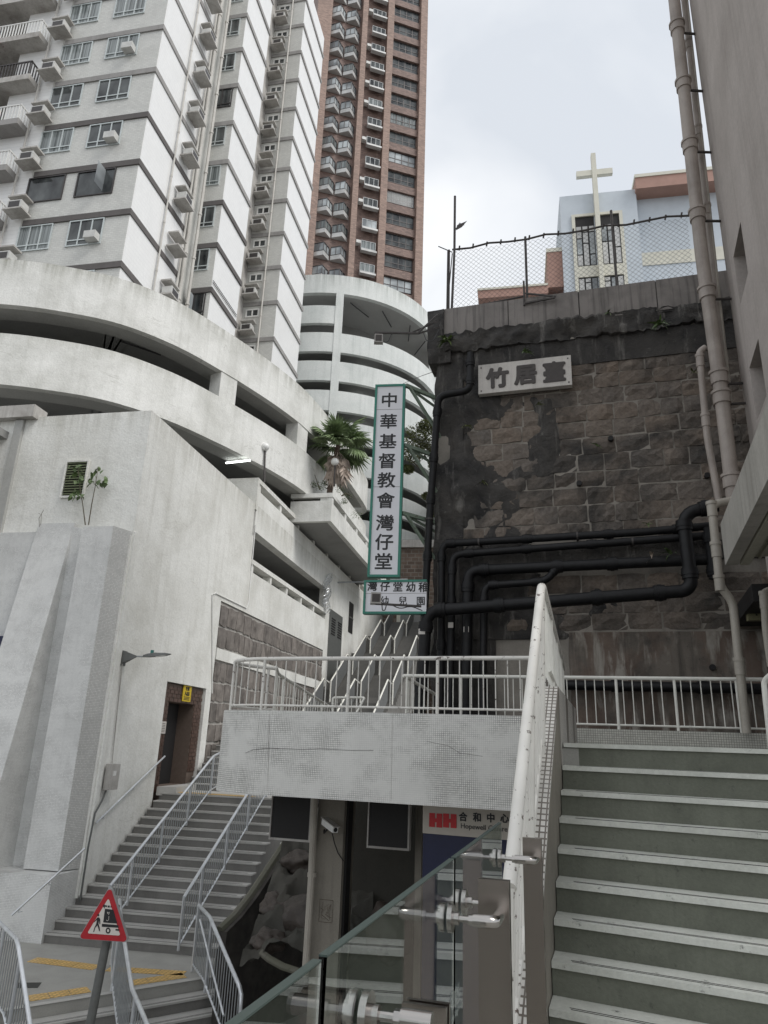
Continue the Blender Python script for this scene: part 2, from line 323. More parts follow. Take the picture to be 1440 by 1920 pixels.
_nt.links.new(ramp(_nt, nse(_nt, pos(_nt), 0.35, 2), 0.40, 0.62, (0.17,0.185,0.195,1), (0.55,0.59,0.60,1)), _b.inputs['Base Color'])  # sky reflection painted as pale patches in the base colour
m_panel = plain('grey bay panel', (0.50,0.50,0.49), 0.4, 0.1, 0.25, 0.5)
m_red = plain('road sign red', (0.36,0.012,0.02), 0.4)
m_signw = plain('road sign white', (0.56,0.53,0.49), 0.4, 0, 0.04, 3)
m_tact = tiled('yellow tactile paving', 101, 0.075, (0.72,0.47,0.16), (0.45,0.29,0.10), mortar=0.2, dirt=0.25, hor=True)
m_terr = weathered('speckled landing paving', (0.34,0.335,0.31), (0.2,0.195,0.18), 0.4, 0.0, 3.0, speck=0.5)
m_brick = plain('dark brown glazed tile', (0.085,0.05,0.038), 0.35, 0, 0.35, 6)
m_grout = plain('grey brown grout', (0.14,0.105,0.085), 0.8)
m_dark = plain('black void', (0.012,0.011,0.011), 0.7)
m_navy = plain('navy blue board', (0.004,0.008,0.045), 0.5)
m_hhwhite = plain('cream sign board', (0.50,0.46,0.40), 0.5, 0, 0.03)
m_hhred = plain('logo red', (0.50,0.01,0.015), 0.5)
m_yel = plain('yellow notice', (0.58,0.42,0.02), 0.5, 0, 0.05)
m_blue = plain('pale blue church render', (0.55,0.60,0.65), 0.8, 0, 0.05, 1.5)
m_cream = plain('cream church render', (0.66,0.645,0.56), 0.8, 0, 0.06, 2)
m_terra = plain('terracotta eaves', (0.40,0.245,0.20), 0.8, 0, 0.08, 2)
m_leaf = plain('green leaf', (0.085,0.13,0.045), 0.5, 0, 0.5, 2.5)
m_leaf2 = plain('olive tree leaf', (0.14,0.16,0.06), 0.5, 0, 0.6, 3)
m_palm = plain('palm frond green', (0.17,0.23,0.11), 0.5, 0, 0.55, 2.0)
m_pdry = plain('dry palm frond', (0.34,0.28,0.235), 0.8, 0, 0.5, 3)
m_bark = plain('palm bark', (0.09,0.065,0.05), 0.9, 0, 0.4, 12, 0.5)
m_twig = plain('grey brown twig', (0.10,0.085,0.06), 0.9)
m_wire = plain('dark wire', (0.06,0.06,0.062), 0.6, 0.3)
m_fpost = plain('rusty dark fence steel', (0.075,0.068,0.065), 0.7, 0.2, 0.3)
m_tube = glow('lit fluorescent tube', (0.95,1.0,0.98), 3.5)
m_globe = plain('white lamp globe', (0.75,0.75,0.73), 0.3, 0, 0.05)
m_ac = plain('white air conditioner casing', (0.55,0.55,0.53), 0.45, 0, 0.15, 3)
m_col = weathered('stained beige column', (0.24,0.22,0.185), (0.12,0.108,0.09), 0.6, 0.4, 2.0)
m_rock = weathered('wet reddish rock', (0.062,0.048,0.039), (0.03,0.028,0.024), 0.7, 0.0, 1.2, rough=0.6, bmp=0.8, speck=0.3)
m_slope = weathered('shade darkened mossy concrete slope', (0.06,0.056,0.046), (0.035,0.036,0.03), 0.7, 0.3, 1.4, bmp=0.6, speck=0.6)  # base darkened to stand in for the shade under the bridge
m_moss = weathered('mossy kerb', (0.13,0.125,0.10), (0.08,0.085,0.05), 0.7, 0.1, 3, speck=0.9, bmp=0.6)
m_street = weathered('grey street paving', (0.16,0.155,0.145), (0.10,0.097,0.09), 0.5, 0, 0.8, speck=0.3)
m_asph = plain('asphalt', (0.05,0.05,0.05), 0.9, 0, 0.3, 30, 0.3)
# ------------------------------------------------------------------ survey planes
LB = Fr(-5.95, 16.3, 11.5)      # street wall of the white podium
LF = Fr(-5.95, 16.3, 101.5)     # its front; s negative to the left, o towards the street
TA = Fr(-11.87, 26.2, 11.5)     # tower side
TF = Fr(-11.87, 26.2, 101.5)    # tower front
BR = Fr(-10.5, 70.0, 73)        # brown tower front
SW = Fr(1.05, 13.5, 107)        # stone wall front
PF = Fr(1.90, 9.0, 109)         # footbridge front
RB = Fr(6.15, 11.0, 19)         # right building facade, o to the right = inside
CH = Fr(11.4, 40.0, 101)        # church
def structure(mb, name, mat, label=None):
    o = emit(mb, name, mat); o['kind'] = 'structure'; 
    if label: o['label'] = label
    return o

# ------------------------------------------------------------------ ground
g = MB(); g.bx(-400, 400, -400, 500, -5.2, -4.62); structure(g, 'street_ground', m_street)
g = MB(); g.bx(-0.42, 6.2, -4.0, 3.86, -1.95, -1.60); structure(g, 'footbridge_floor', m_terr)

# ------------------------------------------------------------------ podium (white wall building on the left)
T1, T2, TP2, TB = 7.8, 8.77, 5.85, 6.86
pod = thing('podium_building', 'white rendered car park podium beside the left stairs with slotted parapets', 'building', LB.P(0,0,-4.6))
w = MB()
w.box(LB, 0.0, 2.6, -0.35, 0.0, -4.6, T1)                        # wall before the doorway
w.box(LB, 2.6, 4.99, -0.35, 0.0, 1.35, T1)                       # over the doorway
w.box(LB, 4.99, 5.36, -0.35, 0.0, -4.6, T1)
w.box(LB, 5.36, 7.45, -0.35, 0.0, 4.0, T1)
w.box(LB, 5.36, 17.0, -0.35, -0.12, -4.6, 4.0)                   # behind the stone panel
w.box(LB, 17.0, 40.0, -0.35, 0.0, -4.6, 4.0)
w.box(LB, 7.45, 40.0, -0.35, 0.0, 4.0, TP2-0.42)
w.box(LB, 17.0, 40.0, -0.35, 0.0, TP2-0.42, T2-0.42)
w.box(LB, 7.45, 17.0, -0.35, 0.0, TB, T2-0.42)
w.box(LF, -26.0, -0.35, -0.35, 0.0, -4.6, T1)                     # front wall
emit(w, 'wall', m_podium, pod)
c = MB()
for a0, a1, z in ((7.45, 17.0, TP2), (7.45, 40.0, T2)):
    c.box(LB, a0, a1, -0.38, 0.04, z-0.16, z)
emit(c, 'parapet_cap', m_podium, pod)
c = MB(); c.box(LB, 7.30, 7.45, -3.0, 0.04, T1-0.2, T2); c.box(LB, 7.3, 7.45, -0.35, 0.0, TB-0.2, T1); emit(c, 'parapet_return', m_podium, pod)
pm = MB()
s = 7.55
while s < 16.9: pm = MB(); pm.box(LB, s, s+0.16, -0.3, 0.0, TP2-0.42, TP2-0.16); emit(pm, 'parapet_stud', m_podium, pod); s += 1.87
s = 7.5
while s < 39:
    q = MB(); q.box(LB, s, s+0.2, -0.3, 0.0, T2-0.42, T2-0.16); emit(q, 'parapet_stud', m_podium, pod); s += 2.3
n = MB()
n.box(LB, 7.45, 40, -9, -0.35, 6.95, 7.10); n.box(LB, 0.4, 40, -9, -0.36, 4.5, 4.7); n.box(LB, 7.45, 17.6, -9.2, -9.0, 4.7, 6.95); n.box(LB, 17.6, 17.8, -9, -0.36, 4.7, 6.95)
n.box(LB, 7.45, 45, -12, -11.8, 4.7, 15); n.box(LB, -6, 7.3, -12, -4.0, T1-0.6, T1-0.4)
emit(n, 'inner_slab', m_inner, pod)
o = MB(); o.box(LB, 0.0, 0.16, 0.0, 0.05, -3.2, T1-3.2); o.box(LF, -0.2, 0.0, 0.0, 0.05, -3.2, 4.5); emit(o, 'corner_pilaster', m_podium, pod)
# downpipe band on the front wall and gutter box at far left
s0, _ = LF.px(38, 800, 0.02)
o = MB(); o.box(LF, s0-0.12, s0+0.12, 0.0, 0.09, 0.5, T1-0.1); emit(o, 'vertical_joint_cover', m_rampd, pod)
s1, z1 = LF.px(60, 790, 0.2)
o = MB(); o.box(LF, s1-4.5, s1, -0.3, 0.22, T1-0.08, T1+0.26); emit(o, 'gutter_box', m_ledge, pod)
# louvred vent
(vs0, vz0), (vs1, vz1) = LF.px(118, 930), LF.px(165, 868)
vs1, vz0, vz1 = vs0+0.56, 5.56, 6.45
fr = MB(); fr.box(LF, vs0, vs1, 0.0, 0.012, vz0, vz1); v = emit(fr, 'vent_opening', m_dark, pod)
fr = MB()
for a, b, z0, z1 in ((vs0-0.05, vs0, vz0-0.05, vz1+0.05), (vs1, vs1+0.03, vz0-0.05, vz1+0.05)): fr.box(LF, a, b, 0, 0.07, z0, z1)
fr.box(LF, vs0, vs1, 0, 0.07, vz1, vz1+0.05); fr.box(LF, vs0, vs1, 0, 0.06, vz0-0.05, vz0)
emit(fr, 'vent_frame', m_podium, pod)
m_louv = plain('green grey louvre', (0.14,0.16,0.09), 0.6)
for i in range(13):
    z = vz0 + 0.03 + i*(vz1-vz0)/13
    l = MB(); l.hexa([LF.P(vs0+.01,0.015,z+0.045), LF.P(vs1-.01,0.015,z+0.045), LF.P(vs1-.01,0.06,z), LF.P(vs0+.01,0.06,z), LF.P(vs0+.01,0.015,z+0.055), LF.P(vs1-.01,0.015,z+0.055), LF.P(vs1-.01,0.06,z+0.012), LF.P(vs0+.01,0.06,z+0.012)])
    emit(l, 'louvre', m_louv, pod)
# doorway with tiled surround
do = MB()
do.box(LB, 2.62, 4.97, -1.6, -1.5, -1.5, 1.0); do.box(LB, 2.62, 2.98, -1.5, -0.10, -4.6, 1.33); do.box(LB, 4.52, 4.97, -1.5, -0.10, -4.6, 1.33)
do.box(LB, 2.98, 4.52, -1.5, -0.10, 0.87, 1.33); do.box(LB, 2.98, 4.52, -1.5, 0.06, -4.6, -1.22)
emit(do, 'door_surround', m_grout, pod)
do = MB(); do.box(LB, 2.99, 4.51, -0.62, -0.55, -1.21, 0.86); emit(do, 'door_recess', m_dark, pod)
tl = MB().bx(-0.112, 0.112, -0.012, 0.012, 0.0, 0.085).mesh('tile', m_brick)
def tile_field(s0, s1, z0, z1, o, parent):
    z = z0; r = 0
    while z < z1-0.05:
        s = s0 + (0.12 if r % 2 else 0.0) - 0.1
        while s < s1:
            a, b = max(s, s0), min(s+0.225, s1)
            if b-a > 0.05: put(tl, 'tile', parent, LB.P((a+b)/2, o, z), LB.rot, ((b-a)/0.232, 1, 1))
            s += 0.24
        z += 0.1; r += 1
tile_field(2.62, 2.98, -1.35, 0.86, -0.092, pod); tile_field(4.52, 4.97, -0.9, 0.86, -0.092, pod); tile_field(2.62, 4.97, 0.88, 1.28, -0.092, pod)
# granite block panel
m_gran = weathered('rough grey brown granite', (0.22,0.20,0.185), (0.07,0.062,0.056), 0.85, 0.8, 3.5, bmp=1.0, speck=0.8)
_nt = m_gran.node_tree; _b = _nt.nodes['Principled BSDF']; _old = _b.inputs['Base Color'].links[0].from_socket; _oi = _nt.nodes.new('ShaderNodeObjectInfo')
_nt.links.new(mix(_nt, 1.0, _old, ramp(_nt, _oi.outputs['Random'], 0.0, 1.0, (0.82,0.81,0.8,1), (1.15,1.13,1.1,1)), 'MULTIPLY'), _b.inputs['Base Color'])
m_mort = weathered('pale mortar', (0.42,0.40,0.37), (0.28,0.27,0.25), 0.5, 0.1, 3)
def stone_variants(name, mat, n, seed, rough=0.10):
    rnd = random.Random(seed); out = []
    for k in range(n):
        bm = bmesh.new(); nx, nz_ = 4, 3; vs = []
        for j in range(nz_+1):
            for i in range(nx+1):
                x = i/nx-0.5; z = j/nz_-0.5; e = (i in (0, nx)) + (j in (0, nz_))
                x += rnd.uniform(-.02,.02); z += rnd.uniform(-.028,.028)
                if e == 2: x *= 0.975; z *= 0.955
                y = -0.5 + (0.22 if e else 0.0) + rnd.uniform(-rough*2.2, rough*2.2)*(1 if not e else 0.6)
                vs.append(bm.verts.new((x, y, z)))
        back = [bm.verts.new((v.co.x, 0.6, v.co.z)) for v in vs]
        W_ = nx+1
        for j in range(nz_):
            for i in range(nx): bm.faces.new((vs[j*W_+i], vs[j*W_+i+1], vs[(j+1)*W_+i+1], vs[(j+1)*W_+i]))
        ring = [i for i in range(nx)] + [nx+j*W_ for j in range(nz_)] + [nz_*W_+nx-i for i in range(nx)] + [(nz_-j)*W_ for j in range(nz_)]
        for a, b in zip(ring, ring[1:]+ring[:1]): bm.faces.new((vs[a], back[a], back[b], vs[b]))
        me = bpy.data.meshes.new(name); bm.to_mesh(me); bm.free(); me.materials.append(mat); out.append(me)
    return out
gv = stone_variants('stone', m_gran, 8, 3)
panel = MB(); panel.box(LB, 5.40, 16.95, -0.12, -0.045, -1.2, 3.98); emit(panel, 'stone_panel_mortar', m_mort, pod)
rnd = random.Random(5)
rows = [(3.28,3.92),(2.62,3.24)]; zz = 2.18
rows += [(1.62,2.2),(1.05,1.58),(0.45,1.01),(-0.1,0.4),(-0.75,-0.15)]
for z0, z1 in rows:
    s = 5.44
    while s < 16.8:
        wd = rnd.uniform(0.30, 0.74); 
        if z0 > 3.0 and s+wd > 10.4 and False: break
        put(rnd.choice(gv), 'stone', pod, LB.P(s+wd/2, -0.03, (z0+z1)/2+0.02*math.sin(s*2.1)), LB.rot, (wd-0.02, 0.05+rnd.uniform(-.01,.03), z1-z0-0.035)); s += wd
bd = MB(); 
bd.box(LB, 5.40, 17.0, -0.1, 0.02, 2.24, 2.58); emit(bd, 'white_band', m_podium, pod)
# grey service door and slit window
gd = MB(); gd.box(LB, 17.7, 20.1, 0.0, 0.05, 2.6, 6.05)
m_gdoor = plain('grey steel door', (0.12,0.125,0.12), 0.5, 0.2)
d_ = emit(gd, 'service_door', m_gdoor, pod)
lv = MB()
for k in range(7):
    for a in (18.0, 19.2): lv.box(LB, a, a+0.7, 0.05, 0.07, 4.9+k*0.12, 4.96+k*0.12)
emit(lv, 'louvre', m_dark, d_, W[d_.name])
gd = MB(); gd.box(LB, 21.5, 22.4, 0.0, 0.03, 5.55, 7.15); emit(gd, 'slit_window', m_dark, pod)
gd = MB(); gd.box(LB, 21.5, 22.4, 0.03, 0.05, 6.3, 6.38); emit(gd, 'slit_bar', m_gdoor, pod)
# surface conduits
for pts in (((398,1300),(398,1115),(404,1112),(462,1140),(466,1130),(479,985)),):
    t = MB(); t.tube([LB.Q(x,y,0.02) for x,y in pts], 0.018, 6); emit(t, 'conduit', m_white, pod)
t = MB(); t.tube([LB.Q(229,1245,0.03), LB.Q(213,1400,0.03), LB.Q(210,1436,0.03)], 0.012, 6); emit(t, 'conduit', m_ledge, pod)
t = MB(); t.tube([LB.P(26,0.05,8.1), LB.P(30,0.05,8.05), LB.P(38,0.05,8.0)], 0.04, 6); emit(t, 'conduit', m_white, pod)

# mosaic piers in front of the podium
pr = thing('mosaic_pier', 'upright white mosaic pier with chamfered side at the podium corner', 'pier', LF.P(-0.8,0.6,-4.6))
sa, sb = -1.02, -0.23
q = MB(); xy = [LF.P(sa,0.5,0)[:2], LF.P(sb,0.5,0)[:2], LF.P(-0.03,0.0,0)[:2], LF.P(sa,0.0,0)[:2]]; q.prism(xy, -2.65, 4.6); emit(q, 'shaft', m_mosP, pr)
_a = LF.P(sb+.001,0.502,0); _b2 = LF.P(-0.029,0.002,0); CHF = Fr(_a[0], _a[1], math.degrees(math.atan2(_b2[0]-_a[0], _b2[1]-_a[1])))
q = MB(); q.box(CHF, 0.0, math.hypot(_b2[0]-_a[0], _b2[1]-_a[1]), 0.0, 0.004, -2.65, 4.6); emit(q, 'chamfer_face', tiled('white mosaic chamfer', CHF.az, 0.033, (0.57,0.57,0.55), (0.36,0.36,0.35), mortar=0.12, dirt=0.3), pr)
q = MB(); q.box(LF, -4.6, -0.05, 0.0, 0.95, -4.6, -2.67); emit(q, 'plinth', m_mosP, pr)
q = MB(); q.prism([LF.P(-2.62,.95,0)[:2], LF.P(-0.05,.95,0)[:2], LB.P(0.0,0.05,0)[:2], LF.P(-2.62,0.0,0)[:2]], -4.6, -2.67)
pr2 = thing('raking_buttress', 'white mosaic buttress leaning outwards left of the corner pier', 'pier', LF.P(-2.0,0.6,-4.6))
def rk(z): return 0.12 + (4.83-z)*0.155
q = MB(); q.hexa([LF.P(-2.5,0,-4.6), LF.P(-1.52,0,-4.6), LF.P(-1.52,rk(-4.6),-4.6), LF.P(-2.5,rk(-4.6),-4.6), LF.P(-2.5,0,4.83), LF.P(-1.52,0,4.83), LF.P(-1.52,rk(4.83),4.83), LF.P(-2.5,rk(4.83),4.83)])
emit(q, 'shaft', m_mosP, pr2)
q = MB(); q.hexa([LF.P(-1.52,0,-4.6), LF.P(-1.02,0,-4.6), LF.P(-1.02,0.10,-4.6), LF.P(-1.52,0.16,-4.6), LF.P(-1.52,0,4.72), LF.P(-1.02,0,4.62), LF.P(-1.02,0.10,4.62), LF.P(-1.52,0.16,4.72)])
emit(q, 'recess_face', m_mosP, pr2)
q = MB(); q.box(LF, -9.5, -2.5, 0.0, 0.12, -4.6, 4.62); emit(q, 'wall_face', m_mosP, pr2)
q = MB(); q.box(LF, *(LF.px(-40,1200,0.5)[0], LF.px(14,1200,0.5)[0]), 0.14, 0.55, *(LF.px(5,1262,0.5)[1], LF.px(5,1193,0.5)[1]))
nb = emit(q, 'blue_sign_board', m_navy); tagit(nb, 'navy blue board edge on the mosaic wall at the far left', 'sign')

# ------------------------------------------------------------------ curved parking ramp
rp = [(-24,21.0), (-21,20.0), (-18,19.3), (-15.5,18.95), (-13.4,18.8), (-11.8,18.8), (-10.3,19.05), (-8.6,19.65), (-7.1,20.9), (-5.9,22.5), (-5.0,23.9), (-4.2,25.3), (-3.45,26.9), (-2.75,29.0), (-2.2,31.2), (-1.7,33.6), (-1.25,35.8), (-1.0,37.2), (-1.0,38.0), (-1.35,38.6), (-2.1,39.0), (-3.2,39.2)]
def smooth_path(p, n):
    out = []
    for i in range(len(p)-1):
        p0, p1, p2, p3 = [Vector(p[min(max(i+k,0),len(p)-1)]) for k in (-1,0,1,2)]
        for j in range(n):
            t = j/n; out.append(tuple(0.5*((2*p1) + (p2-p0)*t + (2*p0-5*p1+4*p2-p3)*t*t + (3*p1-p0-3*p2+p3)*t**3)))
    out.append(p[-1]); return out
rps = smooth_path(rp, 5)
rampo = thing('parking_ramp', 'sweeping white curved car park ramp with two parapet bands in front of the white tower', 'parking ramp', (-8, 22, 6))
q = MB(); q.ribbon(rps, 12.38, 14.0, 0.25); emit(q, 'upper_parapet', m_ramp, rampo)
q = MB(); q.ribbon(rps, 9.68, 11.38, 0.25); emit(q, 'lower_parapet', m_ramp, rampo)
def offset_path(p, d):
    out = []
    for i in range(len(p)):
        a = Vector(p[max(i-1,0)]); b = Vector(p[min(i+1,len(p)-1)]); t = (b-a).normalized(); out.append((p[i][0]-t.y*d, p[i][1]+t.x*d))
    return out
op = offset_path(rps[:-20], 0.24); ip = offset_path(rps[:-20], 0.9); ip2 = offset_path(rps[:-20], 7.5)
def slabs(z0, z1, a, b):
    m = MB(); k = len(a); vs = [(x,y,z0) for x,y in a]+[(x,y,z0) for x,y in b]+[(x,y,z1) for x,y in a]+[(x,y,z1) for x,y in b]; fs = []
    for i in range(k-1):
        fs += [(i,i+1,k+i+1,k+i), (2*k+i,3*k+i,3*k+i+1,2*k+i+1), (i,2*k+i,2*k+i+1,i+1), (k+i,k+i+1,3*k+i+1,3*k+i)]
    return m.add(vs, fs)
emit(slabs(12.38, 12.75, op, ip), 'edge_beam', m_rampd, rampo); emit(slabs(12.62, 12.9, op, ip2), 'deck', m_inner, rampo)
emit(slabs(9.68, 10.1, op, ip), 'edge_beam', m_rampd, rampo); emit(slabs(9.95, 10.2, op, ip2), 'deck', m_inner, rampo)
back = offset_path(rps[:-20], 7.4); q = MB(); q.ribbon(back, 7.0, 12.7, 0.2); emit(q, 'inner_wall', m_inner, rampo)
for (px, w_) in ((424, 0.8), (575, 0.9)):
    best = min(range(len(rps)-1), key=lambda i: abs(rps[i][0]/rps[i][1] - ray(px,740)[0]/ray(px,740)[1]) + (10 if rps[i][1] > 30 and px < 500 else 0))
    a = Vector(rps[best]); t = (Vector(rps[best+1])-a).normalized(); f = Fr(a.x, a.y, math.degrees(math.atan2(t.x, t.y)))
    q = MB(); q.box(f, -w_/2, w_/2, -0.02+(-0.55), -0.03, 11.36, 12.4); emit(q, 'column', m_ramp, rampo)
for (px, D, z) in ((430,21,12.45),(580,28,12.4)):
    p = atZ(px, 640 if px<500 else 800, z)
# sprinkler pipes and lit tubes under the decks
def sprinkler(a, b, z):
    t = MB(); t.tube([(*a,z),(*b,z)], 0.03, 6); emit(t, 'sprinkler_pipe', m_wire, rampo)
sprinkler((-9.0,20.9),(-7.9,21.7),12.5); sprinkler((-5.0,25.6),(-4.5,26.3),12.5)
sprinkler((-12.6,20.2),(-9.0,22.4),9.6)
m_tr = MB(); a = atZ(424,868,9.55); b = atZ(469,863,9.55); m_tr.tube([a,b], 0.035, 8)
fl = emit(m_tr, 'fluorescent_lamp', m_tube); tagit(fl, 'lit fluorescent tube under the lower deck of the curved ramp', 'lamp')

# planter deck behind the parapet, holding the palm
pl = thing('planter_deck', 'white concrete planter box jutting from the car park under the palm', 'planter', (-2.6, 25, 7.6))
PL = Fr(-2.13, 27.3, 11.5); PZ = 0.90
q = MB(); q.box(PL, 0, 12.0, -0.2, 0.0, 8.46, 9.26); q.box(PL, 0, 12, -0.25, 0.03, 9.50, 9.66); q.box(PL, 0.0, 0.2, -1.75, -0.2, 8.46, 9.34); q.box(PL, -0.03, 0.22, -1.75, 0.0, 9.48, 9.66); emit(q, 'wall', m_ramp, pl)
s = 0.0
while s < 12: q = MB(); q.box(PL, s, s+0.25, -0.2, 0.0, 9.26, 9.5); emit(q, 'parapet_stud', m_ramp, pl); s += 2.2
q = MB(); q.box(PL, 0.03, 0.2, -0.5, -0.2, 9.34, 9.48); emit(q, 'parapet_stud', m_ramp, pl)
q = MB(); q.box(PL, 0.2, 12, -1.7, -0.2, 8.50, 8.7); q.box(PL, 3.5, 12, -9.0, -1.7, 8.50, 8.7); emit(q, 'deck', m_inner, pl)
q = MB(); q.box(PL, 0.2, 2.5, -1.7, -0.25, 9.0, 9.5); emit(q, 'soil', m_slope, pl)
for k in range(3):
    t = MB(); zz = 8.3+k*0.12; t.tube([PL.P(1.0+k*.3,-2.8-k*0.2,zz), PL.P(12,-3.4-k*.2,zz)], 0.05, 6); emit(t, 'service_pipe', m_ledge, pl)

# ------------------------------------------------------------------ window kit
def window_mesh(w, h, cols, low, fmat, fw=0.055):
    m = MB(); d = 0.06
    m.bx(0, w, -d, 0.02, 0, fw); m.bx(0, w, -d, 0.02, h-fw, h); m.bx(0, fw, -d, 0.02, fw, h-fw); m.bx(w-fw, w, -d, 0.02, fw, h-fw)
    for i in range(1, cols): x = w*i/cols; m.bx(x-fw/2, x+fw/2, -d+.005, 0.02, fw, h-fw)
    if low: m.bx(fw, w-fw, -d+.01, 0.015, low-fw/2, low+fw/2)
    return m.mesh('window', fmat)
def pane_mesh(w, h, mat, curtain=0): return MB().bx(0.02, w-0.02, -0.015, 0.0, 0.02, h-0.02).mesh('pane', mat)
def reveal(fr, s, w, z, h): pass
rw = random.Random(11)

# ------------------------------------------------------------------ white tower
tower = thing('white_residential_tower', 'tall white tiled apartment tower with dark floor bands above the curved ramp', 'building', TA.P(3,-3,7))
ZB = [19.32 + 2.8*k for k in range(-3, 14)]
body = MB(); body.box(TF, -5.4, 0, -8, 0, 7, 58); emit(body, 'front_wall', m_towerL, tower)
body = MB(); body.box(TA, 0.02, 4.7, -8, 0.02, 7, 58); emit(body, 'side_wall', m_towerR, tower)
body = MB(); body.box(TA, 4.7, 5.9, -9, -1.0, 7, 58); emit(body, 'recess_wall', m_ledge, tower)
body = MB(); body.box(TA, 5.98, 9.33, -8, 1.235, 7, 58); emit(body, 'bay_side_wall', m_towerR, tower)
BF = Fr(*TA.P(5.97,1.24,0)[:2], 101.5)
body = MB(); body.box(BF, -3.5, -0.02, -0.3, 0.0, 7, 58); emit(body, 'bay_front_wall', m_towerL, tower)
body = MB(); body.box(TA, 9.33, 15.3, -9, -1.2, 7, 58); emit(body, 'recess_wall', m_ledge, tower)
CF = Fr(*TA.P(15.28,1.17,0)[:2], 101.5)
body = MB(); body.box(TA, 15.3, 20.3, -8, 1.16, 7, 58); emit(body, 'bay_side_wall', m_towerR, tower)
body = MB(); body.box(CF, -4.4, -0.02, -0.3, 0.0, 7, 58); emit(body, 'bay_front_wall', m_towerL, tower)
for k, z in enumerate(ZB):
    mat = m_bandL if k < 7 else m_bandU
    b = MB(); t = 0.07
    b.box(TF, -5.4, t, 0, t, z, z+0.30); b.box(TA, -0.0, 4.7, 0.02, t, z, z+0.30); emit(b, 'floor_band', mat, tower)
    b = MB(); b.box(BF, -3.5, t, 0.0, t, z, z+0.3); b.box(TA, 5.98, 9.40, 1.235, 1.24+t, z, z+0.3); emit(b, 'floor_band', mat, tower)
    b = MB(); b.box(CF, -4.4, t, 0.0, t, z, z+0.3); b.box(TA, 15.29, 20.37, 1.16, 1.17+t, z, z+0.3); emit(b, 'floor_band', m_bandL if k < 5 else m_bandU, tower)
frot = TF.rot
w3 = window_mesh(1.75, 1.4, 3, 0.32, m_frame); p3 = {m: pane_mesh(1.75, 1.4, m) for m in (m_pane, m_curt)}
w1 = window_mesh(1.95, 1.45, 1, 0, m_dframe); p1 = pane_mesh(1.95, 1.45, m_pane)
w2 = window_mesh(1.15, 1.35, 2, 0.28, m_frame); p2 = {m: pane_mesh(1.15, 1.35, m) for m in (m_pane, m_curt)}
w2d = window_mesh(1.25, 1.4, 2, 0.25, m_dframe)
sA = TF.px(122, 466)[0]; sB = TF.px(27, 475)[0]
for k, z in enumerate(ZB):
    top = z + 2.8 - 0.03
    for s_ in (sA, sB):
        if k == 4:                                                # one row has large dark panes
            wo_ = put(w1, 'window', tower, TF.P(s_-0.1, 0.0, top-1.45), frot); under(p1, 'pane', wo_)
        else:
            wo_ = put(w3, 'window', tower, TF.P(s_, 0.0, top-1.40), frot); under(p3[m_curt if rw.random() < .75 else m_pane], 'pane', wo_)
    sb_ = -0.35-1.15
    wo_ = put(w2 if k % 5 != 3 else w2d, 'window', tower, BF.P(sb_, 0.0, top-1.36), frot); under(p2[m_pane if rw.random() < .6 else m_curt], 'pane', wo_)
sash = MB().bx(0, 0.02, -0.62, 0, 0, 1.2).mesh('open_sash', m_skypaint)
o_ = put(sash, 'open_sash', tower, TF.P(sA+1.30, 0, ZB[4]+2.8-1.3), frot)
o_ = put(sash, 'open_sash', tower, BF.P(-0.95, 0, ZB[3]+2.8-1.33), frot)
# air conditioners on their concrete shelves
def ac_unit():
    m = MB(); m.bx(-0.36, 0.36, -0.60, -0.08, 0.0, 0.44); return m.mesh('air_conditioner', m_ac)
ac_me = ac_unit(); ac_fan = MB().bx(-0.28, 0.28, -0.612, -0.60, 0.06, 0.38).mesh('grille', m_dframe)
shelf = MB().bx(-0.50, 0.50, -0.68, 0.0, 0.0, 0.08).mesh('shelf', m_ledge); hood = MB().bx(-0.46, 0.46, -0.56, 0.0, 0.0, 0.08).mesh('hood', m_ledge)
def ac_set(P, rot, unit=True, hooded=True, gap=0.80):
    put(shelf, 'shelf', tower, P, rot)
    if hooded: put(hood, 'hood', tower, (P[0], P[1], P[2]+gap), rot)
    if unit:
        a = put(ac_me, 'air_conditioner', tower, (P[0], P[1], P[2]+0.10), rot); under(ac_fan, 'grille', a)
sAC = TF.px(98, 222)[0]
for k, z in enumerate(ZB):
    ac_set(TF.P(sAC-0.35, 0.07, z+0.42), frot, rw.random() < .8)
    ac_set(TA.P(3.55, 0.07, z+0.75), TA.rot, rw.random() < .85)
    ac_set(CF.P(-1.75, 0.07, z+0.5), frot, rw.random() < .8)
w4 = window_mesh(0.95, 0.62, 2, 0, m_white, 0.09); p4 = pane_mesh(0.95, 0.62, m_pane)
for k, z in enumerate(ZB):
    o_ = put(w4, 'window', tower, CF.P(-2.15, 0, z-0.85), frot); under(p4, 'pane', o_)
def vpipe(fr, s, o, r, z0, z1, mat, name='soil_pipe', coll=2.8):
    t = MB(); t.tube([fr.P(s,o,z0), fr.P(s,o,z1)], r, 8)
    z = z0+0.8
    while z < z1: t.tube([fr.P(s,o,z), fr.P(s,o,z+0.12)], r*1.35, 8); z += coll
    return emit(t, name, mat, tower)
vpipe(TA, 2.55, 0.13, 0.045, 9, 57, m_wpipe); vpipe(TA, 4.45, 0.15, 0.06, 9, 57, m_wpipe); vpipe(TA, 4.85, 0.12, 0.09, 9, 57, m_wpipe); vpipe(TA, 5.35, 0.35, 0.085, 9, 57, m_wpipe)
vpipe(TF, sB-0.75, 0.13, 0.05, 9, 57, m_wpipe)
vpipe(CF, -2.75, 0.14, 0.08, 12, 57, m_wpipe); vpipe(CF, -1.0, 0.14, 0.06, 12, 57, m_wpipe)
wr = window_mesh(0.8, 1.0, 1, 0, m_frame); prr = pane_mesh(0.8, 1.0, m_pane)
RFc = Fr(*TA.P(4.7,-1.0,0)[:2], 11.5)
